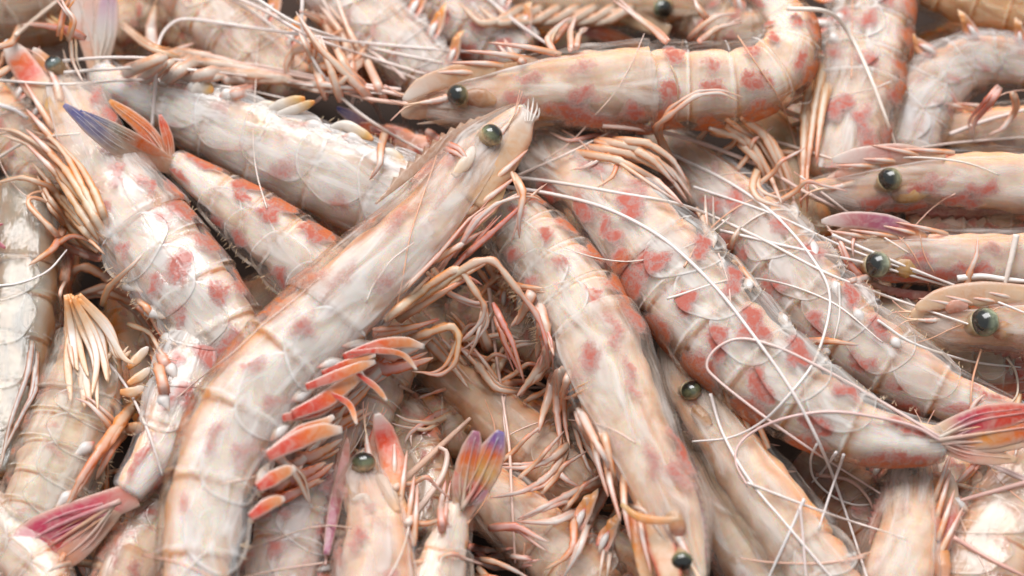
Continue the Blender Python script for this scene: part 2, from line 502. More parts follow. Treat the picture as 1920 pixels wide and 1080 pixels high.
    def make_body(self, fine):
        na = 44 if fine else 28
        n = 120 if fine else 60
        s = list(np.linspace(self.sr[0], self.sr[1], n))
        for bb in self.b[:6]:
            if self.sr[0] < bb < self.sr[1]:
                s += [bb - .011, bb - .0075, bb - .005, bb - .003, bb - .0012, bb + .0012, bb + .004, bb + .008]
        s = np.array(sorted(s))
        th = np.linspace(-np.pi, np.pi, na, endpoint=False)
        SS, TH = np.meshgrid(s, th, indexing='ij')
        V = self.surf(SS, TH)
        # round the two ends off
        ce = V.mean(1)
        e0 = 0.018; 
        for i, x in enumerate(s):
            f = min((x - s[0]) / e0, 1.0, (s[-1] - x) / e0)
            f = math.sqrt(max(0.0, 1 - (1 - max(f, 0)) ** 2)) * .75 + .25
            V[i] = ce[i] + (V[i] - ce[i]) * f
        F = grid_faces(len(s), na)
        base = sum(len(x[0]) for x in SOLID)
        SOLID.append((V.reshape(-1, 3), [tuple(i + base for i in f) for f in F]))
        pat = self.pattern(SS, TH).reshape(-1, 4)
        # flesh core inside the shell, lumpier and a little smaller
        st = 2; k, t = self.seg(SS)
        f = 0.765 + 0.08 * np.where(k > 0, np.sqrt(np.clip(np.sin(np.pi * t), 0, 1)), .6) + 0.02 * np.sin(SS * 90 + 3 * TH) - 0.05 * np.exp(-((np.abs(TH) - 2.9) / .5) ** 2) * (k > 0)
        f = f * (1 - .12 * np.clip(1 - SS / .05, 0, 1))
        W = ce[:, None] + (V - ce[:, None]) * f[..., None]
        nF = len(F)
        off = V.shape[0] * V.shape[1]
        F = F + [tuple(i + off for i in q) for q in F]
        o = link_mesh('body', np.vstack([V.reshape(-1, 3), W.reshape(-1, 3)]), F, M_SHELL, self.root, self.origin, 'pat', np.vstack([pat, pat]), M_FLESH, nF, np.vstack([self.flow(SS, TH)] * 2))
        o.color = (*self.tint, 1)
        return o

    def make_flaps(self):
        """the rounded side plates of the belly rings, near side and far side"""
        for k in range(1, 6):
            s0, s1 = self.b[k - 1], self.b[k]
            if s0 < self.sr[0] or s1 > self.sr[1]: continue
            d = s1 - s0
            for sg in (1, -1):
                if sg < 0 and self.parms.get('far') is None: continue
                sc = s0 + d * .60; hs = d * .70; tc = math.radians(112); ht = math.radians(47)
                nr, na = 12, 40
                rho = np.array([.02, .2, .4, .6, .75, .84, .89, .92, .95, .975, .99, 1.0]); ph = np.linspace(0, 2 * np.pi, na, endpoint=False)
                RH, PH = np.meshgrid(rho, ph, indexing='ij')
                wob = 1 + .04 * np.sin(3 * PH + k) + .03 * np.sin(5 * PH + 2 * k)
                s = sc + hs * RH * np.cos(PH) * wob; t = sg * (tc + ht * RH * np.sin(PH) * wob)
                s = np.clip(s, self.sr[0], self.sr[1])
                # seat the plate on the smooth girth so that it bridges the ring steps
                lift = 0.046 - 0.006 * RH ** 2 + .012 * np.exp(-((RH - .94) / .05) ** 2) + 0.018 * (s - s0) / d
                lift = np.where(RH > .999, -.02, lift)
                V = self.surf(s, t, lift, True)
                F = grid_faces(nr, na, cap=False)
                F.append(tuple(range(na))[::-1])
                pat = self.pattern(s, t)
                pat[..., 0] *= .9
                pat[..., 2] += .22
                rim = np.clip((RH - .8) / .2, 0, 1)
                pat[..., 2] += (.55 + .5 * np.sin(PH * 2.3 + k) ** 2) * np.clip((RH - .92) / .05, 0, 1)
                o = link_mesh('side_plate', V.reshape(-1, 3), F, M_FLAP, self.body, self.origin, 'pat', pat.reshape(-1, 4), flow=self.flow(s, t))
                o.color = (*[min(1, x * 1.02) for x in self.tint], 1)

    def make_carapace(self):
        """the clear head shield: one saddle over the front, its rim standing off the body"""
        lo = max(self.sr[0] * .8, -.09) if self.sr[0] < 0 else max(self.sr[0], .02); hi = min(self.cl * 1.035, self.sr[1])
        if hi - lo < .08: return
        ns, nt_ = 46, 56
        ts = np.concatenate([np.linspace(0, .9, ns - 8), np.linspace(.92, 1, 8)])
        tq = np.concatenate([np.linspace(-1, -.94, 5), np.linspace(-.92, .92, nt_ - 10), np.linspace(.94, 1, 5)])
        A, Bq = np.meshgrid(ts, tq, indexing='ij')
        smax = math.radians(126) - .35 * (1 - A) ** 2 - .12 * np.clip((A - .85) / .15, 0, 1) ** 2
        th = Bq * smax
        s = lo + (hi - lo) * A - .03 * self.cl * np.clip((np.abs(th) - 1.2), 0, 1) * A
        er = np.maximum(np.clip((A - .94) / .06, 0, 1), np.clip((np.abs(Bq) - .94) / .06, 0, 1))
        lift = .055 * np.clip(A / .2, 0, 1) + .015 * np.exp(-((er - .5) / .35) ** 2) - .05 * (er > .99)
        V = self.surf(s, th, lift, True)
        pat = self.pattern(np.minimum(s, self.cl * .97), th)
        pat[..., 0] *= .8; pat[..., 1] *= .5
        pat[..., 2] += .05 + .75 * np.clip(er * 1.6, 0, 1)
        o = link_mesh('carapace', V.reshape(-1, 3), grid_faces(len(ts), len(tq), cap=False, closed=False), M_FLAP, self.body, self.origin, 'pat', pat.reshape(-1, 4), flow=self.flow(s, th))
        o.color = (*self.tint, 1)

    # ---------------------------------------------------------------- attached parts
    def near_depth(self, u, v):
        q = [project(p) for p in self.C[::4]]
        i = min(range(len(q)), key=lambda j: (q[j][0] - u) ** 2 + (q[j][1] - v) ** 2) * 4
        return self.dep[min(i, len(self.dep) - 1)], i

    def pts(self, px, off, n):
        """photo points at the prawn's own distance, lifted off*R towards the lens side"""
        if not isinstance(off, (list, tuple)): off = [off] * len(px)
        P = []
        for (u, v), o in zip(px, off):
            d, _ = self.near_depth(u, v)
            P.append(at_depth(u, v, d - o * self.R * self.unit))
        return spline(P, n)

    def blade(self, name, px, w, off=0.3, stops=None, thick=0.18, tipw=0.12, basew=0.5, peak=0.4, mat=None, parent=None, n=26, cross=None, tilt=0.0):
        P = self.pts(px, off, n)
        t = np.linspace(0, 1, n)
        ww = np.interp(t, [0, peak, .8, .95, 1], [basew, 1, .82, .45, tipw]) * w * self.unit
        ref = unit(CAM - P.mean(0)) + tilt * UP
        V, F = sweep(P, ww, np.maximum(ww * thick, .9 * self.unit), ref, 14)
        cols = ring_cols(lerp_cols(stops or [(0, CREAM), (1, ORANGE)], t), 14)
        if cross is not None:
            ang = np.tile(np.cos(np.linspace(0, 2 * np.pi, 14, endpoint=False)), n)
            f = np.clip((np.abs(ang) - .7) / .3, 0, 1)[:, None]
            cols[:, :3] = cols[:, :3] * (1 - f) + np.array(cross) * f
        return link_mesh(name, V, F, mat or M_BLADE, parent or self.root, self.origin, 'col', cols)

    def eye(self, u, v, r, off=0.55, tone=(0.10, 0.105, 0.055)):
        d, i = self.near_depth(u, v)
        c = at_depth(u, v, d - off * self.R * self.unit)
        r = r * .86 * self.unit
        ax = unit(self.T[i] * -1 + self.Lt[i] * .9)
        n, na = 17, 26
        ph = np.linspace(0, np.pi, n); al = np.linspace(0, 2 * np.pi, na, endpoint=False)
        a = unit(np.cross(ax, UP)); b = np.cross(ax, a)
        V = c + (np.cos(ph)[:, None, None] * ax * .85 + np.sin(ph)[:, None, None] * (np.cos(al)[None, :, None] * a * 1.06 + np.sin(al)[None, :, None] * b * 0.95)) * r
        col = lerp_cols([(0, (.012, .012, .01)), (.28, (.015, .015, .012)), (.36, tone), (.50, tuple(min(1, x * 1.9) for x in tone)), (.60, (.42, .32, .16)), (.68, (.62, .42, .22)), (1, (.6, .4, .22))], np.linspace(0, 1, n))
        e = link_mesh('eye', V.reshape(-1, 3), grid_faces(n, na), M_EYE, self.root, self.origin, 'col', ring_cols(col, na))
        # stalk from the head into the back of the eye
        base = self.surf(np.array(max(self.sr[0], .02)), np.array(1.0))
        q = unit(unit(base - c) + .9 * FWD); P = spline([c + q * r * 1.7, c + q * r * 1.1 , c + q * r * .35], 10)
        V, F = sweep(P, np.linspace(.5, .93, 10) * r, np.linspace(.5, .9, 10) * r, UP, 12)
        link_mesh('eyestalk', V, F, M_LIMB, e, self.origin, 'col', ring_cols(lerp_cols([(0, CREAM), (.6, (.55, .33, .16)), (1, (.5, .36, .18))], np.linspace(0, 1, 10)), 12))
        return e

    def head_dress(self, seed=0):
        """antennule stalks, small inner feelers and spines round the snout"""
        r = self.rng
        Rw = self.R * self.unit
        C, T, D, L = self.frame(np.array(.0))
        for k in range(2):
            p0 = C + L * Rw * (.3 - .25 * k) - D * Rw * (.02 + .12 * k)
            fw = unit(-T + D * (.10 - .12 * k))
            ln = Rw * r.uniform(.95, 1.15)
            Pp = np.array([p0 + fw * ln * x + D * Rw * .05 * math.sin(3 * x) for x in np.linspace(0, 1, 24)])
            a = self.limb('antennule', Pp, self.R * .10, [(0, CREAM), (.35, (.78, .5, .34)), (.4, WHITE), (.65, PINK), (.7, WHITE), (1, CREAM)], .8, (.38, .68))
            for m in range(2):
                tip = Pp[-3]
                bend = unit(D * r.uniform(-.6, .6) + L * r.uniform(.0, .5))
                Q = spline([tip, tip + fw * Rw * .35 + bend * Rw * .05, tip + fw * Rw * .7 + bend * Rw * .3], 14)
                V, F = sweep(Q, np.linspace(2.4, .8, 14) * self.unit, np.linspace(2.2, .8, 14) * self.unit, L, 5)
                link_mesh('antennule_whip', V, F, M_FEELER, a, self.origin, 'col', ring_cols(lerp_cols([(0, CREAM), (1, PINK)], np.linspace(0, 1, 14)), 5))
        # folded mouth legs under the cheek
        for k in range(4):
            s0 = self.cl * (.10 + .13 * k)
            if s0 > self.sr[1] - .02: break
            p0 = self.surf(np.array(s0), np.array(math.radians(128 + 5 * k)), .0)
            C, T, D, L = self.frame(np.array(s0))
            fw = unit(-T - D * r.uniform(.05, .25) + L * .08)
            ln = Rw * r.uniform(1.0, 1.5)
            Q = spline([p0 - fw * Rw * .2 - L * Rw * .1, p0 + fw * ln * .4 + L * Rw * .06, p0 + fw * ln - L * Rw * .05], 20)
            self.limb('mouth_leg', Q, self.R * .075, [(0, CREAM), (.3, ORANGE), (.5, WHITE), (.7, PINK), (1, (.8, .4, .25))], .7, (.5,))

    def rostrum(self, px, w=9, teeth=1, off=0.1, stops=None, nteeth=9):
        """toothed beak: a tall thin blade with saw teeth along its back"""
        n = 60
        P = self.pts(px, off, n)
        t = np.linspace(0, 1, n)
        ww = np.interp(t, [0, .25, .6, 1], [.15, .8, .75, .1]) * w * self.unit
        saw = np.where((t > .12) & (t < .85), ((t * nteeth * 1.35) % 1.0), 0) * 1.5
        T = unit(np.gradient(P, axis=0)); c = unit(CAM - P)
        A = unit(np.cross(T, c)) * teeth
        P = P - A * (w * .55 * self.unit * np.linspace(1, 0, n))[:, None]
        na = 10
        ang = np.linspace(0, 2 * np.pi, na, endpoint=False)
        hh = np.where(np.cos(ang)[None] > .5, 1 + saw[:, None] * (np.cos(ang)[None] > .9) + .2, 1.0)
        V = P[:, None] + A[:, None] * (np.cos(ang)[None] * ww[:, None] * hh)[..., None] + c[:, None] * (np.sin(ang)[None] * ww[:, None] * .25)[..., None]
        cols = ring_cols(lerp_cols(stops or [(0, (.6, .4, .28)), (.5, (.5, .28, .18)), (1, (.72, .5, .36))], t), na)
        return link_mesh('rostrum', V.reshape(-1, 3), grid_faces(n, na), M_BEAK, self.root, self.origin, 'col', cols)

    def swimmerets(self, segs=(1, 2, 3, 4, 5), lean=0.6, length=0.9, out=0.8, near=True, ped=True, hot=0.6, cream=False):
        r = self.rng
        for k in segs:
            s0, s1 = self.b[k - 1], self.b[k]
            s = s0 + (s1 - s0) * .55
            if not (self.sr[0] < s < self.sr[1]): continue
            a = self.surf(np.array(s), np.array(math.radians(138)))
            C, T, D, L = [x for x in self.frame(np.array(s))]
            Rw = self.R * self.unit * float(prof(s))
            dirn = unit(-D * out - T * (lean + r.uniform(-.15, .15)) + L * .15)
            p1 = a + D * Rw * .10 + L * Rw * .06
            p2 = p1 + unit(-D - T * lean) * Rw * .50
            P = spline([p1 - dirn * Rw * .1, (p1 + p2) / 2 + L * Rw * .04, p2], 12)
            t = np.linspace(0, 1, 12)
            ww = np.sin(np.pi * np.clip(t, .06, .94)) ** .7 * Rw * .085
            V, F = sweep(P, ww, ww * .75, L, 12)
            sw = link_mesh('swimmeret', V, F, M_LIMB, self.root, self.origin, 'col',
                           ring_cols(lerp_cols([(0, (.75, .4, .25)), (.2, (.92, .9, .88)), (.75, (.92, .88, .85)), (1, RED)], t), 12))
            for q in range(3):
                ln = length * Rw * r.uniform(.8, 1.15) * (1 if q == 0 else .75)
                dd = unit(dirn + T * r.uniform(-.25, .25) + D * r.uniform(-.1, .3) * q)
                bend = unit(np.cross(dd, L)) * r.uniform(-.25, .25) * ln
                sd = (T * (1, -1, .1)[q]) * Rw * .12 - L * Rw * .06; P = spline([p1 + sd, p2 + sd * .8 - dd * Rw * .12, p2 + dd * ln * .5 + bend * .6 + L * Rw * .05, p2 + dd * ln + bend * .2 - L * Rw * .12], 18)
                t = np.linspace(0, 1, 18)
                ww = np.interp(t, [0, .15, .4, .8, 1], [.5, .9, 1.1, .75, .1]) * Rw * (.13 - .02 * q)
                hotc = tuple(a_ * hot + b_ * (1 - hot) for a_, b_ in zip(DEEP, CREAM))
                st = [(0, RED if hot > .4 else PINK), (.3, hotc), (.7, ORANGE if hot > .3 else CREAM), (1, CREAM)]
                V, F = sweep(P, ww, ww * .35, L + .3 * D, 10)
                cc = ring_cols(lerp_cols(st, t), 10)
                # pale seam along the upper edge
                ed = np.tile(np.cos(np.linspace(0, 2 * np.pi, 10, endpoint=False)) > .6, 18)
                cc[ed, :3] = cc[ed, :3] * .45 + np.array(WHITE) * .55
                link_mesh('swimmeret_blade', V, F, M_LIMB, sw, self.origin, 'col', cc)

    def bristles(self, s_lo, s_hi, n=60, length=.16, th0=152):
        """fringe of fine hairs along the lower rim"""
        V = []; F = []; r = self.rng
        for i in range(n):
            s = r.uniform(max(s_lo, self.sr[0]), min(s_hi, self.sr[1]))
            th = math.radians(th0 + r.uniform(-16, 12))
            p = self.surf(np.array(s), np.array(th), .05)
            C, T, D, L = self.frame(np.array(s))
            d = unit(-D + T * r.uniform(-.7, .7) + L * r.uniform(0, .5))
            ln = length * self.R * self.unit * r.uniform(.5, 1.3)
            w = .95 * self.unit
            a = unit(np.cross(d, L)); b = np.cross(d, a); o = len(V)
            q = p + d * ln * .6 + T * r.uniform(-.1, .1) * ln
            V += [p + a * w, p - a * .5 * w + b * w, p - a * .5 * w - b * w, q + a * w * .6, q - a * .3 * w + b * w * .6, q - a * .3 * w - b * w * .6, p + d * ln + b * ln * .15]
            F += [(o, o + 1, o + 4, o + 3), (o + 1, o + 2, o + 5, o + 4), (o + 2, o, o + 3, o + 5), (o + 3, o + 4, o + 6), (o + 4, o + 5, o + 6), (o + 5, o + 3, o + 6)]
        if V:
            c = np.tile(np.array([*CREAM, 1.0]), (len(V), 1))
            o = link_mesh('bristle_fringe', V, F, M_FEELER, self.body, self.origin, 'col', c)
            o['kind'] = 'stuff'

    def leg(self, px, w=7, stops=None, clear=7, taut=2, hold=True, name='leg', flat=.5, lift=0.0, twin=True):
        if twin and name in ('leg', 'swimmeret') and len(px) > 2:
            r = self.rng
            ox, oy = r.uniform(-13, 13), r.uniform(-13, 13)
            q = [(x + ox * (.4 + .6 * i / len(px)) + r.uniform(-7, 7), y + oy * (.4 + .6 * i / len(px)) + r.uniform(-7, 7)) for i, (x, y) in enumerate(px)]
            STRANDS.append((self, name, q, w * r.uniform(.5, .75), stops, clear, taut, hold, flat, lift * r.uniform(.3, .9)))
        w = w * .92
        STRANDS.append((self, name, px, w, stops, clear, taut, hold, flat, lift))

    def ped(self, a, b, w, bow=3):
        m = ((a[0] + b[0]) / 2 + self.rng.uniform(-bow, bow), (a[1] + b[1]) / 2 + self.rng.uniform(-bow, bow))
        STRANDS.append((self, 'swimmeret_base', [a, m, b], w, [(0, RED), (.14, (.88, .6, .5)), (.3, (.90, .88, .86)), (.72, (.90, .86, .83)), (.9, (.88, .66, .52)), (1, ORANGE)], -w * .6, 6, True, .6, 0.0))

    def feeler(self, px, w=2.6, col=None, clear=3, taut=60, name='antenna'):
        col = col or (.86, .72, .64)
        STRANDS.append((self, name, px, w, [(0, col), (1, tuple(min(1, c * 1.03) for c in col))], clear, taut, False, 1.0, 0.0))

    def auto_legs(self, n=4, lo=.1, hi=.95, length=1.9, sweep_back=.3, hot=.5, spread=.5):
        r = self.rng
        for i in range(n):
            s = self.cl * (lo + (hi - lo) * i / max(1, n - 1))
            if not self.sr[0] <= s <= self.sr[1]: continue
            p = self.surf(np.array(s), np.array(math.radians(152)))
            C, T, D, L = self.frame(np.array(s))
            Rw = self.R * self.unit
            ln = length * Rw * r.uniform(.8, 1.2)
            a = unit(-D * 1.0 + T * (sweep_back + r.uniform(-spread, spread)) + L * .3)
            b = unit(a + T * r.uniform(-.7, .7) - D * .2 - L * .55)
            P = spline([p + D * Rw * .15, p + a * ln * .25, p + a * ln * .5 + L * Rw * .15, p + a * ln * .5 + b * ln * .25, p + a * ln * .5 + b * ln * .6 - L * Rw * .2], 26)
            self.limb('leg', P, 5.2, [(0, CREAM), (.3, ORANGE), (.45, CREAM), (.5, DEEP if hot > .4 else ORANGE), (.75, WHITE), (1, PINK)], .7, (.3, .55, .8))

    def limb(self, name, P, w, stops, flat=.8, joints=None):
        n = len(P); t = np.linspace(0, 1, n)
        ww = np.interp(t, [0, .10, .45, .9, 1], [.75, 1.05, .85, .42, .08]) * w * self.unit
        if name == 'antenna':
            ww = np.interp(t, [0, .04, .12, .8, 1], [1.05, 1.05, 1, .8, .5]) * w * self.unit
        elif name == 'swimmeret_base':
            ww = np.clip(np.sin(np.pi * t ** .8), .05, 1) ** 1.1 * (1 + .10 * np.sin(9 * t + w)) * w * self.unit
        elif joints is not None:
            for jt in joints:
                ww = ww * (1 + .22 * np.exp(-((t - jt) / .022) ** 2) - .22 * np.exp(-((t - jt - .045) / .025) ** 2))
        na = 10 if w > 4 else 6
        V, F = sweep(P, ww, ww * flat, unit(CAM - P.mean(0)), na)
        cc = ring_cols(lerp_cols(stops, t), na)
        if w > 4 and name not in ('antenna', 'swimmeret_base'):
            ed = np.tile(np.abs(np.cos(np.linspace(0, 2 * np.pi, na, endpoint=False))), n)[:, None]
            cc[:, :3] = np.where(ed > .75, cc[:, :3] * .5 + np.array((.95, .26, .04)) * .5, np.where(ed < .35, cc[:, :3] * .58 + .42 * np.array(WHITE), cc[:, :3]))
        return link_mesh(name, V, F, M_FEELER if name == 'antenna' else M_LIMB, self.root, self.origin, 'col', cc)

    def tail(self, base, blades, off0=0.2):
        """blades: (name, tip px, half width px, colour stops, bend)"""
        for bl in blades:
            name, tip, w, st, bend = bl[:5]; off = bl[5] if len(bl) > 5 else off0
            bx, by = base; dx, dy = tip[0] - bx, tip[1] - by
            bx, by = bx - dx * .16, by - dy * .16; dx, dy = tip[0] - bx, tip[1] - by
            mid = (bx + dx * .5 - dy * bend, by + dy * .5 + dx * bend)
            o = self.blade(name, [(bx, by), mid, tip], w, (off if isinstance(off, list) else [off * .3, off, off]), st, thick=.12, tipw=.25, basew=.7, peak=.6, cross=(.86, .62, .5))
            # side ribs
            for sd in (-.5, .5):
                ox, oy = -dy / math.hypot(dx, dy) * w * sd, dx / math.hypot(dx, dy) * w * sd
                Pq = self.pts([(bx + dx * .2 + ox * .6, by + dy * .2 + oy * .6), (mid[0] + ox * .9, mid[1] + oy * .9), (bx + dx * .88 + ox * .8, by + dy * .88 + oy * .8)], [o_ + w / self.R * .11 for o_ in (off if isinstance(off, list) else [off] * 3)], 10)
                V, F = sweep(Pq, np.linspace(.09, .03, 10) * w * self.unit, np.linspace(.06, .02, 10) * w * self.unit, unit(CAM - Pq.mean(0)), 5)
                link_mesh('rib', V, F, M_LIMB, o, self.origin, 'col', ring_cols(lerp_cols(st, np.linspace(.2, .9, 10)) * .7 + .2, 5))
            # midrib
            P = self.pts([(bx + dx * .1, by + dy * .1), mid, (bx + dx * .93, by + dy * .93)], [o_ + w / self.R * .16 for o_ in (off if isinstance(off, list) else [off] * 3)], 14)
            V, F = sweep(P, np.linspace(.16, .04, 14) * w * self.unit, np.linspace(.1, .04, 14) * w * self.unit, unit(CAM - P.mean(0)), 6)
            c0 = lerp_cols(st, np.linspace(0, 1, 14)) * .6 + .3 * np.array(WHITE)
            link_mesh('midrib', V, F, M_LIMB, o, self.origin, 'col', ring_cols(c0, 6))

STRANDS = []
def drape_all():
    """lay legs and feelers over the bodies below them, taut across the gaps"""
    allv = np.vstack([x[0] for x in SOLID]); allf = [f for x in SOLID for f in x[1]]
    tree = BVHTree.FromPolygons(allv.tolist(), allf)
    cv = Vector(CAM)
    for (pr, name, px, w, stops, clear, taut, hold, flat, lift) in STRANDS:
        ln = sum(math.hypot(px[i + 1][0] - px[i][0], px[i + 1][1] - px[i][1]) for i in range(len(px) - 1))
        n = max(18, int(ln / 7))
        joints = None
        if name == 'antenna':
            Q = spline(px, n)
        else:                      # jointed limb: straight lengths, tight bends
            pa = np.asarray(px, float)
            L = np.concatenate([[0], np.cumsum(np.linalg.norm(np.diff(pa, axis=0), axis=1))])
            tt = np.linspace(0, L[-1], n)
            Q = np.stack([np.interp(tt, L, pa[:, k]) for k in range(2)], 1)
            Q = .72 * Q + .28 * spline(px, n)
            for _ in range(2):
                Q[1:-1] = .25 * Q[:-2] + .5 * Q[1:-1] + .25 * Q[2:]
            joints = L[1:-1] / L[-1]
        d = []
        for u, v in Q:
            dr = Vector(unit(ray(u, v)))
            hit = tree.ray_cast(cv, dr)
            d.append(depth(np.array(hit[0])) if hit[0] is not None else DIST + .02)
        d = np.array(d)
        d0 = pr.near_depth(*px[0])[0] - .2 * pr.R * pr.unit
        floor_d = pr.dep.mean() + 1.3 * pr.R * pr.unit if hold else 9
        d = np.minimum(d, floor_d)
        d = d - (clear + w) * S
        top = d.copy()
        for _ in range(taut):
            sm = d.copy()
            sm[1:-1] = .25 * d[:-2] + .5 * d[1:-1] + .25 * d[2:]
            sm[0] = .5 * (d[0] + d[1]); sm[-1] = .5 * (d[-1] + d[-2])
            d = np.minimum(top, sm)
        for _ in range(8):
            sm = d.copy(); sm[1:-1] = .25 * d[:-2] + .5 * d[1:-1] + .25 * d[2:]; d = sm
        tt = np.linspace(0, 1, n)
        d = d - lift * S * np.sin(np.pi * tt)
        if name not in ('antenna', 'swimmeret_base'): d = d + (clear + 2.6 * w) * S * np.clip(1 - tt / .14, 0, 1)
        P = np.array([at_depth(u, v, dd) for (u, v), dd in zip(Q, d)])
        pr.limb(name, P, w, stops or [(0, CREAM), (.3, ORANGE), (.48, CREAM), (.52, DEEP), (.6, CREAM), (.85, WHITE), (1, PINK)], flat, joints)

def gap_legs(owners, count, seed):
    """thin legs showing in the hollows between the bodies, each owned by the nearest prawn"""
    allv = np.vstack([x[0] for x in SOLID]); allf = [f for x in SOLID for f in x[1]]
    tree = BVHTree.FromPolygons(allv.tolist(), allf)
    cv = Vector(CAM); r = random.Random(seed); made = 0
    lines = [(o, np.array([project(c) for c in o.C[::12]])) for o in owners]
    for _ in range(6000):
        if made >= count: break
        u, v = r.uniform(0, 1920), r.uniform(0, 1080)
        hit = tree.ray_cast(cv, Vector(unit(ray(u, v))))
        if hit[0] is not None and hit[0].z > -75 * S: continue
        o, ln = min(lines, key=lambda q: ((q[1] - (u, v)) ** 2).sum(1).min() + (1e5 if q[0].R < 60 else 0))
        b = ln[((ln - (u, v)) ** 2).sum(1).argmin()]
        d = np.array((u, v)) - b; L = np.linalg.norm(d) + 1e-6; d = d / L
        st = b + d * o.R * .75
        a = math.atan2(d[1], d[0]) + r.uniform(-.9, .9)
        p1 = st + np.array((math.cos(a), math.sin(a))) * r.uniform(25, 55); a += r.uniform(-1.0, 1.0)
        p2 = p1 + np.array((math.cos(a), math.sin(a))) * r.uniform(25, 60); a += r.uniform(-.8, .8)
        p3 = p2 + np.array((math.cos(a), math.sin(a))) * r.uniform(20, 45)
        pal = r.choice([[(0, CREAM), (.35, ORANGE), (.6, WHITE), (1, PINK)], [(0, ORANGE), (.4, DEEP), (.7, ORANGE), (1, CREAM)], [(0, PINK), (.4, RED), (.7, PINK), (1, WHITE)], [(0, YELLOW), (.5, CREAM), (1, WHITE)]])
        o.leg([tuple(st), tuple(p1), tuple(p2), tuple(p3)], r.uniform(5, 9), pal, lift=r.uniform(0, 25), clear=6, taut=8, twin=r.random() < .5)
        made += 1

# ------------------------------------------------------------------ the heap (head -> tail, photograph pixels + height)
P = {}
def prawn(key, label, path, R, **kw):
    P[key] = Prawn(label, path, R, seed=len(P) + 1, **kw)
    return P[key]

# --- upper layer
prawn('main', 'large pale prawn lying diagonally over the middle of the heap, its head up', 
      [(903, 302, 150), (845, 372, 152), (765, 452, 155), (682, 528, 155), (600, 610, 150), (518, 690, 145), (450, 780, 140), (406, 880, 135), (382, 980, 130), (370, 1090, 125), (364, 1180, 120)],
      94, side=1, roll=6, sr=(0, .82), cl=.335, tint=(1.0, .99, .98), spots=.6, brown=.75, milk=.66, orange=.15)
prawn('top', 'smooth beige prawn lying level across the top, tail end curled away',
      [(868, 182, 120), (960, 172, 122), (1080, 164, 125), (1200, 160, 125), (1310, 160, 122), (1400, 152, 118), (1462, 118, 112), (1482, 62, 105), (1455, 8, 98), (1400, -30, 90)],
      84, side=1, roll=14, cl=.40, tint=(.97, .88, .80), spots=1.1, brown=.8, milk=.45, orange=.2, flaps=False)
prawn('right_big', 'long prawn with orange red saddle bands and red tail fan, right of centre',
      [(1040, 285, 20), (1110, 345, 40), (1190, 430, 55), (1275, 530, 62), (1360, 625, 65), (1450, 710, 65), (1545, 775, 62), (1640, 815, 60), (1720, 830, 58), (1775, 828, 56)],
      105, side=1, roll=16, cl=.34, tint=(1, .97, .94), spots=1.25, brown=.35, milk=.55, orange=.2)
prawn('centre', 'prawn lying head down below the centre with its pale legs splayed to the left',
      [(1262, 985, 70), (1225, 900, 72), (1185, 800, 72), (1145, 705, 70), (1105, 610, 60), (1050, 520, 45), (990, 445, 20), (940, 390, 0)],
      92, side=1, roll=14, sr=(0, .80), cl=.42, tint=(.99, .94, .88), spots=.85, brown=.35, milk=.55, orange=.35)
prawn('left', 'pale prawn with pink spots lying head up along the upper left',
      [(125, 205, 75), (170, 290, 75), (230, 385, 72), (300, 470, 66), (362, 550, 50), (415, 625, 25), (455, 700, 0), (480, 780, -15)],
      94, side=-1, roll=5, sr=(0, .85), cl=.38, tint=(1, .97, .95), spots=.9, brown=.35, milk=.62, orange=.25)
prawn('pink_tail', 'pink tailed prawn end emerging along the left side of the large pale one',
      [(430, 600, -40), (382, 668, 5), (340, 755, 26), (296, 845, 28), (235, 930, 26)],
      96, side=-1, roll=5, sr=(.5, 1), cl=.38, tint=(1, .94, .93), spots=1.2, brown=.3, milk=.6, orange=.35)
prawn('blue_tail', 'spotted prawn with a folded blue tipped tail beside the upper left prawn',
      [(690, 590, -10), (620, 530, 10), (545, 470, 25), (465, 405, 35), (390, 350, 40), (320, 300, 44)],
      80, side=1, roll=10, sr=(.42, 1), cl=.38, tint=(.97, .9, .86), spots=1.2, brown=.4, milk=.5, orange=.2)
prawn('white_row', 'greyish white prawn with a row of white swimmerets, upper left, belly upward',
      [(860, 440, -20), (760, 390, 0), (660, 345, 10), (560, 305, 14), (450, 255, 14), (350, 210, 8), (260, 180, 2), (205, 155, 0), (185, 128, 0)],
      98, side=-1, roll=0, sr=(.30, 1), cl=.36, tint=(.98, .98, .98), spots=.55, brown=.75, milk=.72, orange=.1)
prawn('upright', 'prawn with pink bands standing upright at the upper right',
      [(1568, 345, -20), (1585, 250, -8), (1604, 160, 0), (1625, 70, 5), (1645, -20, 5), (1660, -90, 0)],
      90, side=1, roll=15, sr=(.15, .8), cl=.38, tint=(.98, .93, .9), spots=1.0, brown=.5, milk=.55, orange=.3)
prawn('right_a', 'prawn head pointing left at the right edge, uppermost of three in a column',
      [(1600, 345, 40), (1700, 338, 42), (1820, 338, 44), (1950, 345, 44), (2060, 350, 40)],
      68, side=1, roll=5, sr=(0, .55), cl=.42, tint=(.98, .89, .84), spots=1.2, brown=.5, milk=.48, orange=.3)
prawn('right_b', 'prawn head pointing left at the right edge, middle one of three in a column',
      [(1590, 470, 20), (1690, 478, 22), (1800, 486, 24), (1920, 490, 24), (2040, 490, 20)],
      62, side=1, roll=5, sr=(0, .55), cl=.42, tint=(.92, .87, .85), spots=1.2, brown=.6, milk=.42, orange=.25)
prawn('right_c', 'orange brown prawn head pointing left, lowest of three at the right edge',
      [(1775, 600, 45), (1860, 607, 48), (1960, 610, 50), (2080, 612, 48)],
      62, side=1, roll=5, sr=(0, .5), cl=.42, tint=(.95, .82, .72), spots=.5, brown=.5, milk=.4, orange=.6)
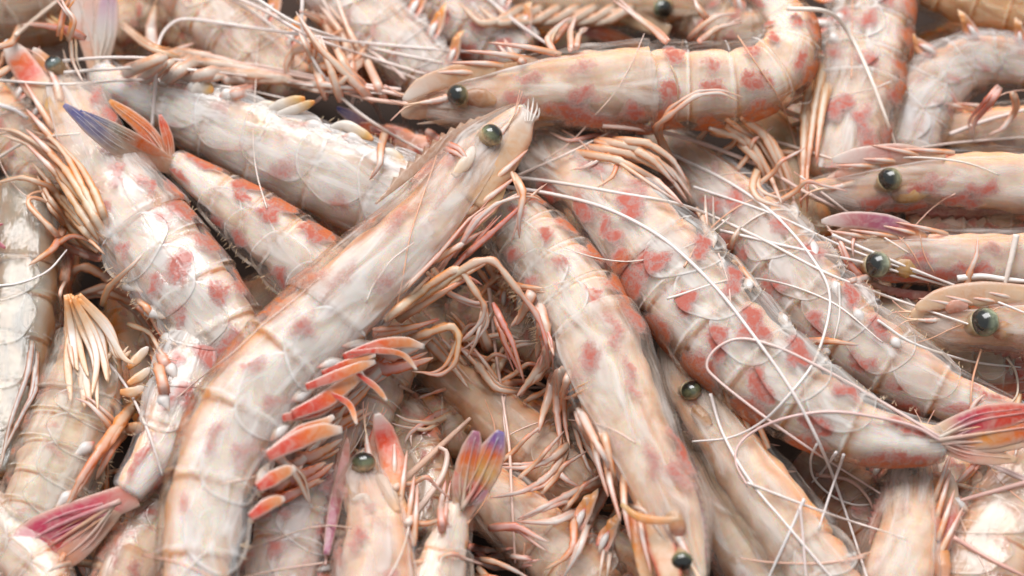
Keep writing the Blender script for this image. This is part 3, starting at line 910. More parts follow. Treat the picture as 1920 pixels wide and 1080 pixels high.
prawn('behind_right', 'pink spotted prawn half hidden behind the banded one, white swimmerets along its edge',
      [(1275, 285, -55), (1350, 360, -35), (1435, 455, -22), (1520, 555, -15), (1610, 640, -10), (1710, 705, -6), (1800, 750, -5), (1880, 775, -5), (1925, 785, -5)],
      88, side=1, roll=4, cl=.30, tint=(.97, .92, .9), spots=1.0, brown=.3, milk=.55, orange=.25)
prawn('mid_head', 'prawn with its dark eyed head wedged between the centre and the banded prawn',
      [(1295, 715, -5), (1340, 790, -5), (1400, 880, -5), (1465, 970, -5), (1530, 1060, -8), (1580, 1140, -10)],
      76, side=1, roll=5, sr=(0, .58), cl=.44, tint=(.97, .87, .78), spots=.25, brown=.5, milk=.5, orange=.45)
prawn('grey_low', 'greyish see-through prawn under the centre prawn near the bottom',
      [(1300, 850, -70), (1345, 930, -66), (1400, 1015, -62), (1460, 1110, -60), (1500, 1180, -60)],
      84, side=1, roll=8, sr=(.02, .5), cl=.44, tint=(.68, .67, .66), spots=.5, brown=.7, milk=.4, orange=.2)
prawn('low_right', 'pale prawn pointing up with a saw toothed back near the lower right corner',
      [(1722, 905, -30), (1708, 975, -28), (1690, 1060, -25), (1670, 1150, -25)],
      84, side=1, roll=5, sr=(0, .42), cl=.46, tint=(.98, .89, .82), spots=.5, brown=.45, milk=.55, orange=.4)
prawn('corner_right', 'brown orange prawn at the lower right corner',
      [(1990, 830, -60), (1920, 920, -58), (1862, 1030, -56), (1835, 1140, -56)],
      98, side=-1, roll=10, sr=(.1, .62), cl=.38, tint=(.92, .74, .6), spots=.4, brown=.7, milk=.35, orange=.7)
prawn('low_mid', 'reddish prawn with upturned head and round eye at the bottom left of centre',
      [(700, 900, 20), (706, 970, 22), (708, 1050, 25), (705, 1150, 25)],
      86, side=1, roll=6, sr=(0, .45), cl=.46, tint=(.98, .84, .78), spots=.7, brown=.3, milk=.5, orange=.6)
prawn('fan', 'prawn tail with orange and violet fan sticking up at the bottom',
      [(790, 1250, -10), (805, 1170, 0), (822, 1090, 10), (842, 1010, 20), (862, 945, 28)],
      88, side=-1, roll=30, sr=(.55, 1), cl=.38, tint=(1, .85, .74), spots=.35, brown=.2, milk=.5, orange=.9)
prawn('mauve', 'mauve grey prawn between the large pale one and the upturned head',
      [(640, 760, -40), (605, 840, -30), (570, 930, -22), (540, 1030, -20), (520, 1130, -20)],
      84, side=1, roll=8, sr=(.1, .6), cl=.40, tint=(.93, .85, .86), spots=.7, brown=.25, milk=.5, orange=.25)
prawn('far_left', 'dull grey prawn cut by the left edge with dark joints',
      [(40, 340, 0), (48, 440, 0), (45, 550, 0), (32, 660, -2), (12, 780, -5), (-12, 900, -8)],
      72, side=-1, roll=10, sr=(.15, .85), cl=.38, tint=(.26, .27, .245), spots=.2, brown=.8, milk=.25, orange=.1)
prawn('low_left', 'prawn with cream mouthparts fanned open, pointing up at the lower left',
      [(178, 640, -30), (158, 730, -22), (128, 820, -18), (92, 910, -18), (50, 1000, -20)],
      92, side=1, roll=0, sr=(.08, .8), cl=.34, tint=(.84, .80, .70), spots=.5, brown=.4, milk=.5, orange=.35)
# --- far edge, out of focus
prawn('back_a', 'blurred beige prawn at the top left behind the pale feeler',
      [(300, -70, -30), (375, 0, -25), (440, 60, -22), (505, 120, -25), (560, 170, -35)], 78, side=1, roll=12, sr=(.2, .8), tint=(.95, .84, .76), spots=.5, brown=.4, milk=.5, orange=.3)
prawn('back_b', 'blurred pale prawn running down from the top edge left of centre',
      [(600, -60, -20), (660, 0, -18), (725, 65, -18), (790, 125, -25), (840, 170, -40)], 80, side=1, roll=12, sr=(.2, .85), tint=(.97, .9, .86), spots=.5, brown=.25, milk=.65, orange=.2)
prawn('back_c', 'blurred grey pink prawn at the top edge above the beige one',
      [(740, -70, -45), (830, 0, -40), (910, 60, -40), (985, 110, -45)], 80, side=1, roll=20, sr=(.3, .85), tint=(.93, .87, .86), spots=.9, brown=.2, milk=.55, orange=.1)
prawn('back_d', 'blurred yellowish brown prawn with legs at the top centre',
      [(1290, 10, -30), (1210, 0, -35), (1110, -10, -35), (1000, -25, -35), (900, -50, -35)], 78, side=1, roll=0, sr=(0, .6), cl=.42, tint=(.86, .72, .54), spots=.2, brown=.6, milk=.4, orange=.5)
prawn('back_e', 'blurred grey prawn at the upper right, arched over a small dark eye',
      [(1680, 350, -90), (1695, 270, -60), (1730, 190, -45), (1790, 130, -38), (1870, 110, -36), (1960, 140, -40), (2030, 200, -45)], 72, side=1, roll=4, sr=(.3, 1), tint=(.82, .80, .81), spots=.5, brown=.4, milk=.6, orange=.3)
prawn('back_f', 'orange brown prawn cut off by the upper right corner',
      [(1700, -70, 0), (1790, -20, 0), (1880, 10, 0), (1980, 35, 0)], 66, side=1, roll=20, sr=(.3, .8), tint=(.86, .58, .32), spots=.2, brown=.4, milk=.3, orange=1.0)
prawn('back_g', 'blurred brown prawn at the upper left corner',
      [(-60, -20, -20), (20, 0, -20), (100, -20, -25), (180, -60, -30)], 66, side=-1, roll=20, sr=(.3, .8), tint=(.86, .68, .52), spots=.3, brown=.6, milk=.35, orange=.5)
prawn('small_eye', 'small prawn head with a dark eye in the hollow at the upper right',
      [(1735, 225, -70), (1800, 240, -66), (1880, 245, -66), (1980, 240, -70)], 56, side=1, roll=5, sr=(0, .5), cl=.44, tint=(.9, .76, .66), spots=.5, brown=.5, milk=.4, orange=.5)
# --- lower layer seen in the gaps
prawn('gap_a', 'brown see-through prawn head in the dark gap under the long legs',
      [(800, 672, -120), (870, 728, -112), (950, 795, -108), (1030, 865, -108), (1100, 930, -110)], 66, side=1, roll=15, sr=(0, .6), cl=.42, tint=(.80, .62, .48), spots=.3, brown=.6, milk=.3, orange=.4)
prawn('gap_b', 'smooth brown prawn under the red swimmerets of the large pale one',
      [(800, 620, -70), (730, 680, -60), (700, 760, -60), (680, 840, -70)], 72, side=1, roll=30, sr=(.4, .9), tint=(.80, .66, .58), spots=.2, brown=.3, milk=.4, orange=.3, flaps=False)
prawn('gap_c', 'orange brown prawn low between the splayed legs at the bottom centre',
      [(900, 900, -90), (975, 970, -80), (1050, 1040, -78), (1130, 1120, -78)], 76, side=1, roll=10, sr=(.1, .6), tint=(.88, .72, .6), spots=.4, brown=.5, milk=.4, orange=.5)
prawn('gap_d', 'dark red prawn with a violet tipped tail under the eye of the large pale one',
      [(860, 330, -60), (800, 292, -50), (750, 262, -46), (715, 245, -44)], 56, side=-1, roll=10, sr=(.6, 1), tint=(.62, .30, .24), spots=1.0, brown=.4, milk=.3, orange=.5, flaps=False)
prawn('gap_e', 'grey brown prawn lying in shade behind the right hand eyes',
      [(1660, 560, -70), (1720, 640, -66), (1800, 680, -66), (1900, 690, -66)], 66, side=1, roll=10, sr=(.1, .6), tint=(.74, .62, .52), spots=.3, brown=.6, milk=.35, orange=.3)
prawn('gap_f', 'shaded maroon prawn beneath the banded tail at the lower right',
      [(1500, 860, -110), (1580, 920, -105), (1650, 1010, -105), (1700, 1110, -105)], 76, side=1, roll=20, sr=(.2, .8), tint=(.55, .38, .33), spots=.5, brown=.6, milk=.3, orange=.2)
prawn('gap_g', 'yellow orange prawn standing between the curled beige one and the pink banded one',
      [(1420, 210, -60), (1470, 280, -60), (1495, 360, -62), (1510, 460, -70)], 66, side=1, roll=10, sr=(0, .5), tint=(.86, .66, .44), spots=.4, brown=.5, milk=.35, orange=.8)
prawn('gap_h', 'pale prawn cut off by the lower left corner',
      [(-70, 940, -30), (0, 1000, -25), (60, 1060, -22), (110, 1130, -22)], 72, side=-1, roll=15, sr=(.3, .8), tint=(.98, .85, .76), spots=.3, brown=.3, milk=.55, orange=.5)

fill = (('fill_a', 'brownish prawn in the hollow at the left edge below the orange legs', [(-70, 150, -70), (0, 220, -62), (60, 300, -60), (110, 380, -62)], 62, 1, (.92, .78, .66)),
        ('fill_b', 'rust coloured prawn between the two upper heads at the right edge', [(1700, 415, -30), (1790, 412, -28), (1900, 415, -28), (2020, 420, -30)], 44, 1, (.86, .58, .46)),
        ('fill_c', 'orange pink prawn low in the corner between the pink tail and the large pale one', [(210, 1130, -60), (255, 1040, -56), (300, 950, -56), (330, 850, -62)], 64, -1, (.98, .8, .68)),
        ('fill_d', 'brownish prawn behind the curl of the level beige one at the top edge', [(1230, -40, -70), (1310, 30, -62), (1390, 60, -60), (1470, 50, -66)], 58, 1, (.92, .78, .66)),
        ('fill_e', 'cream prawn low behind the saw toothed head at the lower right', [(1760, 860, -90), (1810, 940, -84), (1830, 1030, -84), (1820, 1130, -86)], 62, 1, (.96, .82, .7)),
        ('fill_f', 'dark amber prawn under the gap between the two top left tails', [(200, 60, -80), (260, 20, -74), (330, 40, -72), (400, 100, -76)], 56, 1, (.84, .66, .5)),
        ('fill_g', 'amber prawn low in the hollow right of the upturned head', [(735, 760, -120), (775, 830, -108), (800, 910, -104), (790, 1010, -104)], 56, -1, (.9, .72, .56)),
        ('fill_h', 'pale brown prawn across the hollow above the central legs', [(860, 560, -110), (930, 610, -104), (1000, 640, -104), (1060, 690, -108)], 54, 1, (.9, .72, .56)))
for k, lab, pth, R_, sd, tn in fill:
    prawn(k, lab, pth, R_, side=sd, roll=12, sr=(.2, .8), tint=tn, spots=.7, brown=.5, milk=.42, orange=.6)
# --- deep layer: copies of two plain prawns lying in the dark under the rest
deep_labels = 'prawn buried in shadow at the bottom of the gaps'
deep_spots = [(60, 80, 30), (250, 60, 100), (560, 120, 160), (880, 60, 20), (1100, 40, 70), (1480, 300, 80), (1760, 140, 40), (90, 560, 75),
              (270, 640, 110), (600, 560, 20), (820, 640, 130), (960, 640, 60), (820, 830, 10), (960, 860, 100), (760, 960, 60), (1010, 1010, 150), (1260, 620, 40), (1480, 880, 30),
              (1620, 900, 110), (1800, 920, 60), (1700, 600, 170), (1560, 430, 100), (1250, 980, 80), (100, 860, 120), (1560, 1040, 50)]
deep_names = {0: 'shadowed prawn deep in the gap under the heads at the upper left corner', 1: 'dim prawn in the gap right of the pale upright tail, top left', 2: 'dim prawn under the tangle of feelers left of the level beige prawn',
              3: 'dim prawn at the top edge above the head of the level beige prawn', 4: 'dim prawn beneath the yellowish brown prawn at the top centre', 6: 'shadowed prawn in the hollow under the arched grey prawn at the upper right',
              7: 'shadowed prawn between the dull grey left prawn and the cream mouthparts', 8: 'dim prawn behind the swimmerets of the upper left prawn', 9: 'shadowed prawn under the middle of the large pale prawn',
              10: 'dim prawn at the bottom of the central gap under the long yellow legs', 11: 'dim prawn beneath the red leg tips right of the central gap', 12: 'shadowed prawn between the upturned head and the violet tipped fan',
              13: 'dim prawn in the gap just right of the violet tipped fan', 15: 'shadowed prawn at the bottom edge under the splayed pale legs', 19: 'shadowed prawn in the gap right of the saw toothed head, lower right',
              21: 'dim prawn in the gap left of the column of right hand heads', 23: 'shadowed prawn under the one with cream mouthparts, lower left'}
protos = []
for i in range(2):
    pth = [(960 - 330 + 110 * j, 540 + (18 if i else -22) * math.sin(j * .9) + (j - 3) ** 2 * (3 if i else -2), 0) for j in range(7)]
    pr = Prawn(deep_labels, pth, 74, side=1 - 2 * i, roll=10, tint=(.98, .78, .62), spots=.6, brown=.4, milk=.4, orange=.9, seed=90 + i, group='prawns buried in the gaps', fine=False, flaps=False)
    SOLID.pop()
    pr.auto_legs(5)
    protos.append(pr)
deep_off = [p.origin.copy() for p in protos]
def kids(o): return [c for c in bpy.data.objects if c.parent == o]
trees = []
for p in protos:
    trees.append([(c, kids(c)) for c in kids(p.root)])
for i, (u, v, a) in enumerate(deep_spots):
    if i in (5, 14, 16, 17, 18, 20, 22, 24): continue
    k = i % 2
    if i < 2:
        r = protos[k].root
    else:
        r = protos[k].root.copy(); scene.collection.objects.link(r)
        for c, gs in trees[k]:
            c2 = c.copy(); scene.collection.objects.link(c2); c2.parent = r
            for g in gs:
                g2 = g.copy(); scene.collection.objects.link(g2); g2.parent = c2
    w = at_height(u, v, -215 - 40 * (i % 3))
    r.location = w
    r['label'] = deep_names[i]
    r.rotation_euler = (0, 0, math.radians(a))

# ------------------------------------------------------------------ heads
A = P['main']
A.eye(922, 253, 28, .62)
A.rostrum([(700, 378), (770, 318), (850, 252), (938, 204)], 11, teeth=-1, off=.15, nteeth=11)
A.blade('antennal_scale', [(880, 378), (925, 315), (962, 262), (992, 212)], 40, .32, [(0, (.78, .52, .3)), (.5, (.80, .5, .28)), (.8, (.78, .55, .38)), (1, WHITE)], thick=.3, tipw=.6, basew=.8, cross=(.72, .34, .18))
A.blade('antennal_scale', [(870, 350), (925, 290), (960, 245), (985, 222)], 26, -.1, [(0, CREAM), (1, (.7, .45, .3))], thick=.3, tipw=.5)
A.blade('mouth_plate', [(850, 330), (876, 300), (888, 274)], 13, .62, [(0, CREAM), (1, WHITE)], thick=.4)
A.blade('mouth_plate', [(885, 425), (925, 370), (940, 330)], 20, .2, [(0, CREAM), (1, YELLOW)], thick=.5)
for i, (x, y) in enumerate(((982, 208), (990, 200), (999, 196), (1006, 206), (1010, 216))):
    A.blade('bristle', [(985 + i * 4, 228), (x, y), (x + 1, y - 14)], 2.2, .35, [(0, WHITE), (1, WHITE)], thick=.8, tipw=.2)
for i, (dx, dy) in enumerate(((0, 0), (14, 13), (25, 30))):   # maxillipeds along the lower cheek
    A.leg([(745 + dx * 1.5, 555 + dy), (820 + dx, 480 + dy), (880 + dx, 410 + dy), (915 + dx, 385 + dy * .6)], 6, [(0, CREAM), (.4, PINK), (.7, RED if i else PINK), (1, PINK)], clear=2)
A.leg([(850, 482), (893, 415), (930, 382), (975, 368), (1008, 370), (1018, 382)], 6, [(0, PINK), (.3, (.8, .6, .6)), (.55, WHITE), (.85, (.85, .72, .6)), (1, ORANGE)], lift=25)
A.leg([(862, 488), (920, 438), (978, 386), (1017, 348)], 7, [(0, PINK), (.3, RED), (.75, RED), (.85, CREAM), (1, PINK)], lift=10)
OL = [(0, CREAM), (.2, YELLOW), (.4, ORANGE), (.45, CREAM), (.6, CREAM), (.66, ORANGE), (.8, WHITE), (1, PINK)]
A.leg([(722, 600), (790, 545), (850, 506), (866, 508), (892, 548), (910, 574), (904, 600), (880, 628), (845, 654)], 10, OL, lift=60)
A.leg([(905, 577), (900, 612), (892, 640), (876, 670)], 5, [(0, CREAM), (.5, WHITE), (1, ORANGE)], lift=20)
A.leg([(735, 590), (830, 530), (890, 492), (925, 487), (968, 540), (1008, 592), (1024, 640), (1030, 692)], 10, [(0, CREAM), (.3, YELLOW), (.42, (.85, .5, .3)), (.6, CREAM), (.75, PINK), (.85, RED), (1, PINK)], lift=70)
A.leg([(745, 600), (830, 548), (880, 520), (905, 535)], 9, [(0, CREAM), (.5, ORANGE), (1, RED)], lift=30)
A.leg([(752, 640), (800, 625), (848, 610), (862, 630), (853, 684), (824, 705), (784, 697)], 9, [(0, ORANGE), (.5, YELLOW), (.7, ORANGE), (.85, PINK), (1, CREAM)], lift=30)
A.leg([(925, 570), (945, 610), (962, 645), (982, 716)], 7, [(0, RED), (.5, RED), (.8, DEEP), (1, PINK)], lift=20)
A.leg([(1008, 600), (1020, 650), (1012, 690)], 6, [(0, RED), (1, PINK)], lift=10)
A.leg([(700, 628), (780, 612), (826, 598)], 9, [(0, PINK), (.5, ORANGE), (1, RED)], lift=20)
A.leg([(690, 645), (735, 640), (766, 684)], 5, [(0, RED), (.5, CREAM), (1, WHITE)], lift=20)
OV = [(0, PINK), (.2, (.94, .93, .91)), (.8, (.94, .92, .9)), (1, (.9, .6, .5))]
for q, w in (([(632, 644), (662, 636), (696, 634)], 10), ([(586, 684), (616, 676), (650, 670)], 11), ([(536, 748), (560, 730), (590, 716)], 12), ([(498, 822), (518, 800), (544, 782)], 12), ([(470, 905), (484, 880), (500, 858)], 10)):
    A.ped((q[0][0] + 8, q[0][1] + 6), (q[2][0] + 8, q[2][1] + 6), w * .9)
for q, w, o in (([(560, 716), (620, 694), (660, 678), (690, 668)], 11, .32), ([(535, 768), (592, 742), (634, 712), (668, 690)], 16, .15), ([(515, 774), (575, 762), (620, 735), (650, 702)], 12, .05), ([(488, 846), (540, 818), (585, 800), (628, 796)], 17, .2), ([(500, 832), (550, 800), (590, 785), (612, 770)], 12, .1),
                ([(590, 690), (640, 672), (690, 655)], 9, .1), ([(630, 660), (690, 640), (740, 632), (782, 640)], 12, .1), ([(470, 905), (510, 880), (540, 868)], 14, .1), ([(600, 726), (640, 748), (655, 786)], 6, .2), ([(655, 690), (690, 716), (712, 742)], 6, .25), ([(640, 652), (700, 648), (742, 656), (768, 684)], 6, .4), ([(455, 960), (490, 935), (520, 925)], 12, .1)):
    A.blade('swimmeret', [(x + 14, y + 10) for x, y in q], w * 1.05, o + .55, [(0, (.7, .06, .03)), (.3, RED), (.6, (.88, .24, .06)), (.85, (.9, .4, .16)), (1, WHITE)], thick=.16, tipw=.35, basew=.6, peak=.45, mat=M_LIMB, cross=(.9, .78, .68))
for i in range(15):
    f = i / 14
    x, y = 486 + 222 * f, 935 - 272 * f
    l_ = A.rng.uniform(70, 125); a_ = math.radians(A.rng.uniform(-48, -12) + 14 * f)
    A.leg([(x, y), (x + l_ * .3 * math.cos(a_ + .3), y + l_ * .3 * math.sin(a_ + .3)), (x + l_ * .7 * math.cos(a_), y + l_ * .7 * math.sin(a_)), (x + l_ * math.cos(a_ - .1), y + l_ * math.sin(a_ - .1))], A.rng.uniform(10, 15),
          A.rng.choice([[(0, RED), (.35, DEEP), (.7, ORANGE), (1, WHITE)], [(0, (.7, .05, .03)), (.4, RED), (.8, DEEP), (1, CREAM)], [(0, RED), (.2, PINK), (.5, WHITE), (1, CREAM)]]), clear=0, flat=.35, lift=6, taut=45, name='swimmeret')
A.leg([(492, 850), (530, 862), (560, 900), (580, 945)], 9, [(0, RED), (.15, PINK), (.35, WHITE), (.7, CREAM), (1, WHITE)], lift=30, name='swimmeret')
A.feeler([(932, 328), (1050, 343), (1160, 362), (1280, 385), (1405, 437), (1535, 505), (1620, 540), (1710, 572), (1852, 620)], 3.6, (.90, .80, .74))
A.feeler([(935, 348), (1030, 363), (1120, 385), (1195, 418), (1262, 462), (1340, 537), (1400, 612), (1480, 725), (1540, 840), (1582, 950), (1628, 1090)], 3.9, (.90, .80, .76))
A.bristles(.35, .75, 40)

E = P['top']
E.eye(858, 178, 24, .6, (.09, .07, .03))
E.rostrum([(1040, 238), (960, 236), (870, 226), (782, 232)], 9, teeth=-1, off=.1, stops=[(0, (.6, .36, .22)), (.6, (.62, .42, .3)), (1, (.75, .55, .42))], nteeth=5)
E.blade('antennal_scale', [(930, 130), (860, 140), (800, 158), (755, 188)], 20, .35, [(0, CREAM), (.4, (.75, .42, .22)), (1, WHITE)], cross=(.8, .5, .3))
E.blade('antennal_scale', [(900, 200), (850, 196), (800, 198), (752, 215)], 26, .1, [(0, (.55, .3, .16)), (.5, (.62, .3, .16)), (1, (.7, .5, .36))], thick=.5)
E.blade('mouth_plate', [(930, 192), (890, 182), (868, 192)], 18, .5, [(0, (.7, .4, .2)), (1, (.35, .12, .06))], thick=.5)
E.blade('mouth_plate', [(1000, 115), (930, 128), (895, 122)], 9, .3, [(0, CREAM), (1, ORANGE)], thick=.5)
for q in ([(985, 120), (960, 100), (945, 72)], [(1040, 100), (1025, 72), (1045, 50), (1068, 32)], [(1072, 95), (1070, 60), (1080, 30)], [(1080, 92), (1085, 65), (1102, 55)],
          [(1250, 80), (1225, 55), (1190, 30), (1150, 0)], [(1290, 75), (1320, 45), (1350, 28), (1385, 25)], [(1310, 78), (1345, 52), (1390, 42)], [(1330, 40), (1308, 15), (1300, -10)]):
    E.leg(q, 7, [(0, PINK), (.4, CREAM), (.7, WHITE), (1, PINK)], lift=25)
E.leg([(1232, 120), (1224, 150), (1220, 190), (1226, 236)], 3.2, [(0, CREAM), (.4, (.6, .32, .16)), (1, (.62, .34, .2))], clear=0, name='shell_seam')
E.leg([(1255, 118), (1268, 145), (1272, 180), (1268, 225)], 2.2, [(0, CREAM), (.4, (.6, .34, .2)), (1, (.62, .36, .22))], clear=0, name='shell_seam')

J = P['right_big']
J.leg([(1295, 385), (1282, 340), (1242, 272), (1228, 240), (1255, 216), (1305, 179), (1352, 174), (1385, 190)], 9, [(0, CREAM), (.2, (.84, .5, .3)), (.4, ORANGE), (.45, (.75, .3, .1)), (.7, (.85, .55, .4)), (.75, WHITE), (.88, WHITE), (1, YELLOW)], lift=20, hold=False, taut=30)
for k, q in enumerate(([(1100, 275), (1180, 288), (1250, 325), (1290, 378)], [(1120, 262), (1200, 280), (1262, 322), (1298, 372)], [(1075, 285), (1160, 300), (1235, 340), (1282, 385)], [(1150, 262), (1215, 268), (1262, 300), (1290, 345)], [(1180, 275), (1225, 300), (1265, 345)])):
    J.leg(q, 9, [(0, ORANGE), (.3, CREAM), (.5, (.85, .55, .3)), (.8, WHITE), (1, PINK)], clear=4 + 3 * k, lift=12)
J.leg([(1305, 390), (1318, 410), (1325, 440), (1322, 365)], 6, [(0, CREAM), (1, WHITE)])
J.bristles(.36, .95, 36, .10)
for st in ([(1330, 430), (1338, 465)], [(1345, 480), (1352, 505)], [(1398, 520), (1408, 548)], [(1462, 585), (1478, 612)], [(1540, 655), (1552, 672)]):
    J.ped(st[0], st[1], 9)
J.leg([(1368, 470), (1378, 440), (1388, 425)], 6, [(0, RED), (.4, CREAM), (1, WHITE)], lift=15)
J.leg([(1375, 480), (1392, 505), (1420, 540)], 6, [(0, CREAM), (.4, ORANGE), (1, WHITE)], lift=15)
J.tail((1752, 826), [('uropod', (1945, 768), 26, [(0, WHITE), (.25, CREAM), (.4, MAG), (.7, RED), (1, RED)], -.05), ('uropod', (1960, 796), 30, [(0, CREAM), (.3, PINK), (.5, ORANGE), (.8, DEEP), (1, RED)], 0.0),
                     ('uropod', (1955, 822), 20, [(0, CREAM), (.4, PINK), (.7, CREAM), (1, PINK)], .02), ('telson', (1908, 862), 16, [(0, (.75, .4, .22)), (.5, PINK), (1, CREAM)], .05)], .25)

K = P['centre']
K.eye(1279, 1052, 21, .3)
K.rostrum([(1262, 860), (1298, 930), (1316, 1010), (1322, 1095)], 11, teeth=-1, off=-.1, stops=[(0, MAUVE), (.5, (.55, .12, .16)), (1, (.6, .2, .2))], nteeth=11)
K.blade('antennal_scale', [(1215, 965), (1235, 1010), (1252, 1060), (1262, 1110)], 26, .3, [(0, ORANGE), (.3, CREAM), (.6, (.78, .45, .25)), (1, CREAM)], cross=RED)
K.blade('antennal_scale', [(1185, 955), (1200, 1010), (1215, 1100)], 17, .1, [(0, DEEP), (.5, ORANGE), (1, CREAM)])
K.blade('mouth_plate', [(1165, 945), (1195, 968), (1235, 976), (1275, 972)], 8, .75, [(0, YELLOW), (.5, ORANGE), (1, CREAM)], thick=.5)
K.blade('mouth_plate', [(1250, 940), (1268, 975), (1274, 1010)], 18, .35, [(0, CREAM), (.6, (.6, .3, .12)), (1, (.5, .1, .06))], thick=.6)
KL = [(0, CREAM), (.25, (.85, .55, .38)), (.5, WHITE), (.55, PINK), (.75, WHITE), (1, PINK)]
K.leg([(1058, 690), (1046, 712), (1044, 770), (1052, 838)], 11, [(0, WHITE), (.3, (.85, .55, .38)), (.8, PINK), (1, ORANGE)], lift=20)
K.leg([(1068, 695), (1056, 740), (1060, 800), (1068, 835)], 8, [(0, WHITE), (.3, ORANGE), (.8, PINK), (1, CREAM)], lift=20)
K.leg([(1068, 832), (1040, 856), (1018, 868), (985, 878), (938, 876)], 8, KL, lift=25)
K.leg([(1062, 838), (1040, 880), (1016, 902), (980, 922), (918, 934)], 8, KL, lift=15)
for d in (0, 10, 20):
    K.leg([(1075 + d * .6, 775 - d * .3), (1095 + d, 825), (1120 + d, 870), (1142, 900)], 9, [(0, WHITE), (.4, (.84, .5, .32)), (.7, WHITE), (1, PINK)], lift=20 + d)
K.leg([(1142, 897), (1100, 912), (1058, 932), (1010, 955), (970, 974)], 9, KL, lift=25)
K.leg([(1138, 905), (1105, 945), (1080, 962), (1040, 980), (968, 978)], 9, [(0, PINK), (.3, WHITE), (.7, WHITE), (1, PINK)], lift=20)
K.leg([(1146, 900), (1122, 948), (1102, 985), (1085, 1035), (1055, 1085)], 10, [(0, PINK), (.4, (.86, .6, .45)), (.6, WHITE), (1, WHITE)], lift=35)
K.leg([(1040, 880), (1065, 902), (1090, 915)], 7, [(0, WHITE), (1, PINK)], lift=5)
K.leg([(1158, 968), (1158, 995), (1145, 1030), (1138, 1085)], 7, [(0, CREAM), (.5, WHITE), (1, CREAM)], lift=15)
K.leg([(1178, 985), (1180, 1020), (1198, 1052), (1212, 1085)], 9, [(0, YELLOW), (.3, WHITE), (1, WHITE)], lift=15)
K.leg([(1130, 800), (1145, 870), (1160, 930), (1172, 960)], 8, [(0, CREAM), (.5, ORANGE), (1, YELLOW)], clear=2)
for q in ([(1035, 640), (1018, 680), (990, 718), (968, 745)], [(1032, 660), (1005, 710), (975, 730)], [(1040, 700), (1030, 745), (1018, 775), (1010, 812)], [(1010, 570), (1025, 620), (1028, 660)], [(1000, 540), (985, 580), (968, 610)], [(1020, 600), (1012, 640), (1006, 672)]):
    K.leg(q, 12, [(0, WHITE), (.3, (.8, .45, .3)), (.7, CREAM), (1, PINK)], lift=15, flat=.45, name='swimmeret')
K.bristles(.42, .85, 120, .22)
K.leg([(935, 600), (945, 640), (960, 668), (975, 700)], 7, [(0, DEEP), (1, RED)], lift=10)

B = P['left']
B.eye(100, 120, 22, .35, (.12, .15, .14))
B.rostrum([(205, 260), (165, 200), (135, 150), (118, 92)], 9, teeth=1, off=-.1)
B.blade('antennal_scale', [(110, 205), (70, 160), (35, 110), (10, 75)], 30, .3, [(0, CREAM), (.35, CREAM), (.55, RED), (.75, DEEP), (.85, WHITE), (1, WHITE)], cross=(.82, .6, .48))
B.blade('antennal_scale', [(130, 200), (110, 160), (88, 125), (62, 90)], 20, .1, [(0, CREAM), (.5, PINK), (.8, ORANGE), (1, WHITE)])
B.blade('mouth_plate', [(150, 250), (110, 215), (95, 178)], 24, .35, [(0, CREAM), (1, YELLOW)], thick=.5)
B.blade('mouth_plate', [(150, 200), (135, 165), (122, 138)], 13, .2, [(0, CREAM), (1, WHITE)], thick=.5)
BL = [(0, CREAM), (.3, YELLOW), (.55, ORANGE), (.7, (.85, .6, .35)), (1, CREAM)]
for k, q in enumerate(([(190, 452), (150, 395), (105, 325), (55, 272), (0, 252)], [(198, 445), (165, 385), (125, 320), (85, 280), (30, 246), (-10, 240)], [(180, 455), (130, 400), (90, 340), (60, 305)], [(195, 430), (160, 360), (130, 300), (100, 262), (60, 245)],
                       [(175, 440), (120, 380), (95, 350), (40, 332), (-10, 345)], [(185, 470), (135, 430), (95, 375), (70, 330)], [(200, 420), (178, 360), (150, 310), (112, 270)])):
    B.leg(q, 9, BL, lift=20 + 6 * (k % 3), clear=4)
B.leg([(180, 482), (130, 468), (92, 425), (52, 385), (52, 370), (75, 372), (120, 400)], 7, [(0, RED), (.2, PINK), (.4, CREAM), (.6, ORANGE), (1, CREAM)], lift=20)
B.leg([(190, 485), (160, 480), (135, 470)], 8, [(0, RED), (.5, PINK), (1, CREAM)], lift=10)
for q in ([(250, 545), (200, 520), (162, 500), (138, 505), (122, 545), (128, 600)], [(262, 555), (205, 535), (155, 550), (130, 560)], [(285, 585), (240, 560), (185, 545), (135, 555)], [(305, 640), (275, 585), (235, 558), (160, 552)], [(318, 700), (290, 640), (262, 590), (215, 560)], [(312, 750), (298, 690), (275, 630), (250, 590)],
          [(128, 478), (120, 530), (122, 600), (138, 690)]):
    B.leg(q, 11, [(0, RED), (.1, PINK), (.4, ORANGE), (.7, (.86, .62, .48)), (1, CREAM)], lift=22, flat=.5, name='swimmeret')
for st in ([(218, 530), (268, 548)], [(262, 578), (312, 598)], [(295, 628), (332, 648)], [(308, 678), (332, 715)], [(298, 735), (318, 772)]):
    B.ped(st[0], st[1], 11)
B.bristles(.38, .7, 70, .16)
P['pink_tail'].bristles(.6, .9, 30, .14)
P['pink_tail'].tail((215, 945), [('uropod', (-30, 1062), 34, [(0, PINK), (.25, (.75, .08, .16)), (.7, (.72, .05, .15)), (1, MAUVE)], .03), ('uropod', (-25, 1100), 30, [(0, PINK), (.3, ORANGE), (.5, (.8, .1, .1)), (1, RED)], .0), ('telson', (60, 1090), 24, [(0, CREAM), (.5, PINK), (1, ORANGE)], -.05)], .35)

